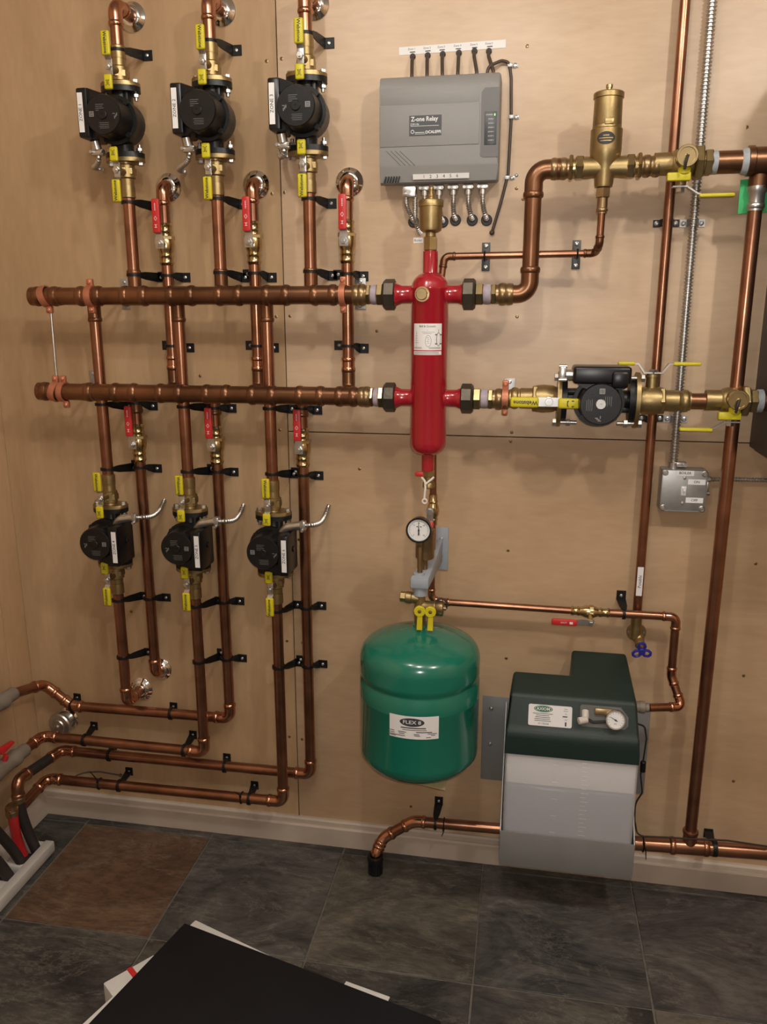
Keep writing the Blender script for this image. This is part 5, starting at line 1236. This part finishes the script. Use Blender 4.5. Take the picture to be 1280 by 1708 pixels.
def lid(m):
    yb = -.030; ym = -.118; yc = -.194; zt = lambda y: .614+(y-yc)*.335
    x0t = W(955, 1095, .06).x
    F_ = [(yk, .474), (yk, .522), (yk+.003, .535), (yk+.010, .541), (yc-.003, .608)]
    xin = [0, 0, .001, .002, .008]
    nv = lambda x, y, z: m.bm.verts.new((x, y, z))
    L = [nv(fx0-.006+xin[i], *F_[i]) for i in range(5)]; R = [nv(fx1+.006-xin[i]*1.2, *F_[i]) for i in range(5)]
    xl_, xr_ = fx0+.004, fx1-.005
    T = [nv(xl_, yc, zt(yc)), nv(xr_, yc, zt(yc)), nv(xr_-.010, yb, zt(yb)), nv(x0t, yb, zt(yb)), nv(x0t-.004, ym, zt(ym)), nv(xl_+.004, ym, zt(ym))]
    B = [nv(fx1+.006, yb, .474), nv(x0t-.006, yb, .474), nv(x0t-.008, ym, .474), nv(fx0-.006, ym, .474)]
    fs = [m._f(T)]
    for k in range(4): m._f((L[k], R[k], R[k+1], L[k+1]))
    m._f((L[4], R[4], T[1], T[0]))
    m._f([R[0], B[0], T[2], T[1], R[4], R[3], R[2], R[1]]); m._f([B[3], L[0], L[1], L[2], L[3], L[4], T[0], T[5]])
    m._f((B[0], B[1], T[3], T[2])); m._f((B[1], B[2], T[4], T[3])); m._f((B[2], B[3], T[5], T[4]))
    m._f([L[0], B[3], B[2], B[1], B[0], R[0]])
    bmesh.ops.recalc_face_normals(m.bm, faces=m.bm.faces[:])
    es = [e for e in m.bm.edges if min(v.co.z for v in e.verts) > .50 or (abs(e.verts[0].co.z-e.verts[1].co.z) > .1)]
    es = [e for e in es if len(e.link_faces) == 2 and e.calc_face_angle(0) > .35]
    bmesh.ops.bevel(m.bm, geom=es, offset=.007, segments=3, affect='EDGES', profile=.5)
    for fc in m.bm.faces: fc.smooth = True
part(t, 'lid', GREEN_L, lid, 50)
# slope frame of the lid front
o1 = V((0, yk+.010, .540)); vdir = V((0, .020, .066)).normalized()
def slope(px, py):
    d = ray(px, py); n = V((1, 0, 0)).cross(vdir); k = (o1-CAM_POS).dot(n)/d.dot(n); return CAM_POS+d*k
pA, pB = slope(881, 1209), slope(955, 1181)
cA = V(((pA.x+pB.x)/2, 0, 0)); cl = (slope(918, 1194)); wA = pB.x-pA.x; hA = abs((pB-pA).dot(vdir))*1.0
hA = .050
def lab2(m):
    at = pl((cl.x, cl.y, cl.z), (1, 0, 0), vdir); r = .004
    poly = []
    for qx, qy, a0 in ((1, 1, 0), (-1, 1, 90), (-1, -1, 180), (1, -1, 270)):
        for k in range(5):
            a = math.radians(a0+k*22.5); poly.append((qx*(wA/2-r)+r*math.cos(a), qy*(hA/2-r)+r*math.sin(a)))
    o_ = at(.0)(0, 0); n = V((1, 0, 0)).cross(vdir)
    m.prism(poly, o_, (1, 0, 0), vdir, n*.0016); f = at(.0019); m.mi = 1
    m.oval(f, -wA*.16, hA*.31, wA*.215, hA*.165, 36); m.mi = 3; m.oval(at(.0021), -wA*.16, hA*.31, wA*.195, hA*.145, 36); m.mi = 1; m.oval(at(.0023), -wA*.16, hA*.31, wA*.185, hA*.133, 36)
    m.mi = 3; m.text('AXIOM', .0098, at(.0027), -wA*.16, hA*.305, .02)
    m.mi = 2
    for i, (x0, x1) in enumerate(((-.40, .06), (-.32, -.02), (-.34, .0), (-.36, .0), (-.36, .02))): m.patch(f, wA*x0, wA*x1, hA*(.07-.085*i), hA*(.07-.085*i)+.0013)
    m.text('10.120206', .0062, f, -wA*.15, -hA*.39)
    m.text('Main', .0040, f, wA*.36, hA*.37); m.text('Power', .0040, f, wA*.36, hA*.28); m.text('On', .0040, f, wA*.36, hA*.13); m.text('Off', .0040, f, wA*.36, -hA*.14)
    m.patch(f, wA*.285, wA*.395, -hA*.01, hA*.04); m.patch(f, wA*.345, wA*.378, -hA*.43, -hA*.24)
part(t, 'label_plate', [WHITE, LAB_G, INK, WHITE], lab2)
q = slope(1014, 1197); 
def rec(m):
    at = pl(q, (1, 0, 0), vdir); n = V((1, 0, 0)).cross(vdir); hw = (slope(1047, 1195).x-slope(966, 1195).x)/2
    m.prism([(-hw, -.020), (-hw+.006, -.025), (hw-.008, -.025), (hw, -.016), (hw, .004), (hw-.018, .026), (-hw+.004, .026), (-hw, .022)], at(0)(-.008, 0), (1, 0, 0), vdir, n*.0010)
part(t, 'gauge_recess', GREY_D, rec)
part(t, 'recess_trim', BRASS_DK, lambda m: m.hull8([pl(q, (1, 0, 0), vdir)(l)(a, b) for l, a, b in ((.001, -.030, .006), (.001, .012, .006), (.001, .012, .021), (.001, -.030, .021), (.008, -.030, .006), (.008, .012, .006), (.008, .012, .021), (.008, -.030, .021))], .001))
gq = slope(1026, 1199); nn = V((1, 0, 0)).cross(vdir).normalized()
def fg(m):
    m.lathe(gq, nn, [(0, .018), (.004, .0235), (.016, .0235), (.019, .0220), (.019, .0195), (.0165, .019), (.0165, .0)], 32)
part(t, 'gauge_rim', CHROME, fg)
def fd(m):
    at = pl(gq, (1, 0, 0), vdir); m.lathe(gq+nn*.0166, nn, [(0, .0188), (.0006, .0188), (.0006, 0)], 28); f = at(.0176); m.mi = 1
    for k in range(13):
        a = math.radians(225-270*k/12); c, s = math.cos(a), math.sin(a); m._f([m.bm.verts.new(f(c*r_-s*h, s*r_+c*h)) for r_, h in ((.0175, -.0003), (.0175, .0003), (.0145, .0003), (.0145, -.0003))])
    a = math.radians(150); m._f([m.bm.verts.new(at(.0180)(math.cos(a)*x-math.sin(a)*h, math.sin(a)*x+math.cos(a)*h)) for x, h in ((-.005, -.0012), (.015, -.0003), (.015, .0003), (-.005, .0012))])
    m.text('psi', .005, f, 0, -.008); m.oval(at(.0182), 0, 0, .0022, .0022, 12)
part(t, 'gauge_dial', [GLASS_F, INK], fd)
kq = slope(975, 1193)
part(t, 'white_fitting', WHITE_P, lambda m: (m.cyl(kq+V((.002, .004, .010)), kq+V((.002, -.012, -.002)), .0085, 14, .001), m.cyl(kq+V((.006, -.012, -.004)), kq+V((-.014, -.020, -.006)), .0085, 14, .001)))
part(t, 'tube', RUBBER, lambda m: m.tube(fillet([kq+V((.008, -.006, -.006)), kq+V((.020, -.008, -.012)), gq+V((-.020, -.006, -.006))], .01), .0035, 8))
part(t, 'outlet', PVC, lambda m: (m.cyl((.276, -.115, .5655), (.305, -.115, .5655), .0135, 16, .001), m.lathe((.302, -.115, .5655), (1, 0, 0), [(0, .0150), (.012, .0150), (.014, .0115), (.022, .0112)], 16)))
# feeder lead with inline block
ly = -.10
t = thing('power_lead', 'thin black power lead hanging down the right side of the feeder', 'cable', W(1060, 1392, .11))
pts = [W(1063, 1207, .10), W(1076, 1211, .09), W(1079, 1232, .085), W(1073, 1272, .08), W(1069, 1292, .07), W(1072, 1322, .07), W(1060, 1340, .06), W(1059, 1368, .10), W(1063, 1390, .138), W(1072, 1395, .138), W(1120, 1397, .133), W(1150, 1399, .133), W(1215, 1402, .133), W(1282, 1412, .133)]
part(t, 'cord', RUBBER, lambda m: m.tube(fillet(pts, .02), .0022, 8))
part(t, 'inline_block', PLASTIC_BK, lambda m: m.cyl(W(1073.5, 1270, .08), W(1072.5, 1287, .08), .0070, 14, .001))
c = W(1061, 1400, .113); cable_tie('black cable tie on the floor-level copper run beside the feeder', (.338, -OT, ZF-.003), .0178, .7, (.006, -.016, -.036))
# copper run left of the feeder
t = pipe('copper pipe from the feeder cradle left and down to the black floor sleeve', [(-.020, -OB, .146), (-.262, -OB, .140), (-.345, -.075, .088), (-.361, -.100, .055), (-.361, -.108, .02)], .0143, COPPER)
m = MB(); p = V((-.361, -.108, 0)); m.lathe(p, (0, 0, 1), [(0, .019), (.001, .0205), (.040, .0205), (.042, .0225), (.052, .0225), (.054, .021), (.054, .0150), (.02, .0148)], 28)
m.box(p+V((0, -.021, .018)), (.004, .003, .030)); m.box(p+V((.012, -.0175, .018)), (.004, .003, .030)); m.box(p+V((-.012, -.0175, .018)), (.004, .003, .030))
tag(build(m, 'floor_sleeve', PLASTIC_BK), 'black plastic sleeve on the slate floor around the bent copper pipe', 'pipe sleeve')
c = W(727, 1373, OB); f = W(726, 1345, 0); clip('black clip holding the copper pipe left of the feeder', (c.x, -OB, .1415), (1, 0, 0), RP, (c.x+.002, 0, f.z))
c = W(741, 1377, OB); cable_tie('black cable tie on the copper pipe left of the feeder', (c.x, -OB, .142), RP, -.6, (-.004, -.014, -.014))

# ================================================================== LEFT CORNER: valves, hoses, rack
p = W(115, 1198, 0)
p.x = -1.322
t = thing('wall_outlet_fitting', 'round chrome wall fitting in the left corner below the topmost copper run', 'wall fitting', p)
part(t, 'wall_ring', CHROME, lambda m: m.lathe(p, (0, -1, 0), [(0, .036), (.004, .036), (.008, .032), (.012, .030), (.012, .028)], 32))
part(t, 'dome', STEEL, lambda m: m.lathe(p+V((-.001, 0, -.002)), (-.10, -1, -.04), [(.004, .024), (.028, .026), (.030, .0365), (.038, .0375), (.042, .035), (.045, .022), (.048, .020), (.050, .008), (.056, .007), (.058, 0)], 28))
def pvc_valve(label, a, b, handle, hmat, r=.021):
    a = V(a); b = V(b); d = (b-a).normalized(); L = (b-a).length
    t = thing('plastic_ball_valve', label, 'valve', (a+b)/2-V((0, 0, r)))
    part(t, 'valve_body', PVC, lambda m: m.lathe(a, d, [(0, .0165), (.002, .019), (L*.2, .019), (L*.22, .024), (L*.30, .024), (L*.33, .021), (L*.45, .0225), (L*.62, .0225), (L*.66, .025), (L*.76, .025), (L*.78, .0195), (L, .019)], 20))
    h = V(handle)
    part(t, 'handle', hmat, lambda m: (m.cyl((a+b)/2, (a+b)/2+V((.012, 0, .036)), .007, 12), m.hull8([h+V((-.008, -.030, -.003)), h+V((.008, -.030, -.003)), h+V((.008, .026, .004)), h+V((-.008, .026, .004)), h+V((-.006, -.034, .020)), h+V((.006, -.034, .020)), h+V((.006, .022, .012)), h+V((-.006, .022, .012))], .004)))
    return t
y1 = WX(24, 1156, -1.360).y; y2 = WX(42, 1244, -1.355).y
pvc_valve('grey plastic valve on the left wall ending the topmost floor-level run', LV1+V((0, .004, 0)), LV1+V((-.006, -.19, .004)), LV1+V((.008, -.10, .045)), BLUE)
pvc_valve('grey plastic valve with red handle on the left wall, second run', (-1.3545, y2, .310), (-1.362, y2-.19, .312), (-1.346, y2-.085, .362), RED_PL)
def hose(label, pts, mt, r=.0145, fit=True, cat='hose'):
    t = thing('pex_hose', label, cat, pts[-1], 'hoses in the white floor rack')
    part(t, 'tube', mt, lambda m: m.tube(bez(*pts, 24), r, 14))
    if fit:
        a = V(pts[0]); d = (V(pts[1])-a).normalized()
        part(t, 'end_fitting', BRASS_DK, lambda m: (m.cyl(a-d*.012, a+d*.018, r*1.12, 14), bead(m, a+d*.006, d, r)))
    return t
ha = V((-1.341, -.086, .234)); hb = WX(28, 1302, -1.346)
m = MB()
pipe('short black insulated pipe running along the left wall to the black hose', [ha, (hb.x, hb.y, hb.z), (hb.x+.002, hb.y-.004, hb.z-.04)], .0148, RUBBER, name='insulated_pipe', fit=COPPER)
def fl(px, py, z=.03): return F(px, py, z)
e1 = fl(62, 1412); hose('black hose dropping from the insulated elbow into the white floor rack', [(hb.x+.002, hb.y-.004, hb.z-.045), (hb.x+.003, hb.y-.006, hb.z-.10), (e1.x-.03, e1.y, .09), (e1.x, e1.y, .005)], RUBBER)
r0 = WX(20, 1350, -1.35); e2 = fl(38, 1415); hose('red hose standing in the white floor rack behind the black hose', [r0, r0+V((.003, 0, -.05)), (e2.x-.022, e2.y, .07), (e2.x, e2.y, .005)], RED_PL, .0135)
h3 = WX(-12, 1345, -1.33); e3 = fl(40, 1436); hose('black hose second from the front in the white floor rack', [(-1.350, h3.y-.02, .296), (-1.345, h3.y-.02, .20), (e3.x-.045, e3.y+.0, .11), (e3.x, e3.y, .005)], RUBBER, .0135, False)
h4 = WX(-18, 1385, -1.30); e4 = fl(20, 1462); hose('frontmost black hose at the left edge of the picture', [(-1.350, h4.y-.03, .296), (-1.340, h4.y-.03, .20), (e4.x-.045, e4.y+.0, .11), (e4.x, e4.y, .005)], RUBBER, .0155, False)
pe0 = V((-1.362, y2-.188, .312)); t = thing('plastic_pipe', 'grey plastic manifold pipe on the left wall feeding the black hoses', 'pipe', (-1.362, -.75, .29))
part(t, 'pipe_section', PVC, lambda m: m.cyl(pe0, (-1.364, -1.05, .312), .0170, 16))
q4 = V((-1.365, -.205, .148)); pipe('short dim copper elbow at the end of the lowest run by the left wall', [q4, (-1.366, -.245, .147), r0+V((0, 0, .004))], .0143, COPPER)
t = thing('hose_rack', 'white plastic floor rack holding the hoses by the left wall', 'rack', (-1.29, -.40, 0))
ra = F(91, 1402, .035); rx = ra.x
def rail(m):
    m.box((rx-.014, (ra.y-1.0)/2, .0185), (.028, ra.y+1.0, .033), .004)
part(t, 'front_rail', RACK_W, rail)
part(t, 'back_rail', RACK_W, lambda m: m.box((rx-.098, (ra.y-.99)/2, .016), (.024, ra.y+1.0, .030), .004))
for k in range(6):
    yy = ra.y-.012-k*.085
    part(t, 'spacer', RACK_W, lambda m: m.box((rx-.056, yy, .014), (.062, .030, .026), .004))

# ================================================================== BOARDS IN FRONT
zb0 = .165
A = F(308, 1539, zb0); Bc = F(735, 1702, zb0); d1 = (Bc-A).normalized(); d2 = V((d1.y, -d1.x, 0))
t0 = d1; 
def slab(name, label, mt, o, l, w, th, cat, ang=0.):
    R = M.Rotation(ang, 3, 'Z'); a, b = R @ d1, R @ d2; m = MB(); o = V(o); z = V((0, 0, th))
    m.hull8([o, o+a*l, o+a*l+b*w, o+b*w, o+z, o+a*l+z, o+a*l+b*w+z, o+b*w+z], min(.0025, th*.3)); return tag(build(m, name, mt), label, cat)
slab('black_panel', 'large flat black panel lying on top in the foreground', FOAM_B, A-V((0, 0, .008)), .62, .50, .008, 'panel')
slab('white_board', 'white board edge showing underneath the black panel', FOAM_W, A+V((0, 0, -.0150))-d2*.026+d1*.010, .42, .52, .006, 'board', -.085)
slab('white_sheet', 'thin white sheet corner poking out right under the black panel', FOAM_W, A+V((0, 0, -.0185))+d1*.40-d2*.022, .10, .30, .003, 'sheet', .02)
t = thing('carton', 'white carton with a red stripe under the boards in the foreground', 'carton', (A.x, A.y-.1, 0))
lo = F(172, 1640, .144)
c0 = V((lo.x, lo.y, 0)); e_ = (F(236, 1604, .144)-lo); e_.z = 0; e_.normalize(); f_ = V((e_.y, -e_.x, 0))
HC = .145; LE = .115
bxp = lambda s, u, z: c0+e_*s+f_*u+V((0, 0, z))
part(t, 'carton_body', FOAM_W, lambda m: m.hull8([bxp(0, 0, 0), bxp(0, .42, 0), bxp(LE, .42, 0), bxp(LE, 0, 0), bxp(0, 0, HC), bxp(0, .42, HC), bxp(LE, .42, HC), bxp(LE, 0, HC)], .003))
part(t, 'red_stripe', RED_PL, lambda m: m.hull8([bxp(.052, -.0006, .06), bxp(.052, .43, .06), bxp(.064, .43, .06), bxp(.064, -.0006, .06), bxp(.052, -.0006, HC+.0006), bxp(.052, .43, HC+.0006), bxp(.064, .43, HC+.0006), bxp(.064, -.0006, HC+.0006)]))

# ------------------------------------------------------------------ pieces of a part hang under that part
SUB = {'lever_grip': 'lever', 'long_grip': 'handle_bar', 'short_grip': 'handle_bar', 'zone_label': 'terminal_box', 'cable_connector': 'terminal_box', 'face_plate': 'motor', 'vent_screw': 'motor',
       'needle': 'dial', 'indicator_panel': 'side_panel', 'name_plate': 'front_cover', 'gauge_dial': 'gauge_rim', 'label_plate': 'lid', 'gauge_recess': 'lid', 'label_sticker': 'vessel', 'sticker': 'vessel',
       'cover_screw': 'cover_plate', 'switch_screw': 'cover_plate', 'toggle': 'cover_plate', 'label_strip': 'cover_plate', 'plate_screw': 'back_plate'}
base = lambda o: o.name.split('.')[0]
for root in [o for o in bpy.data.objects if o.type == 'EMPTY' and o.parent is None]:
    kids = list(root.children)
    stem = 'lever' if any(base(k) == 'lever' for k in kids) else 'handle_bar'
    for k in kids:
        want = SUB.get(base(k)) or (stem if base(k) == 'stem_nut' else None) or ('plate' if base(k) == 'screw' and base(root) in ('wall_plate', 'pipe_bracket') else None)
        q = [p for p in kids if base(p) == want]
        if len(q) == 1: k.parent = q[0]
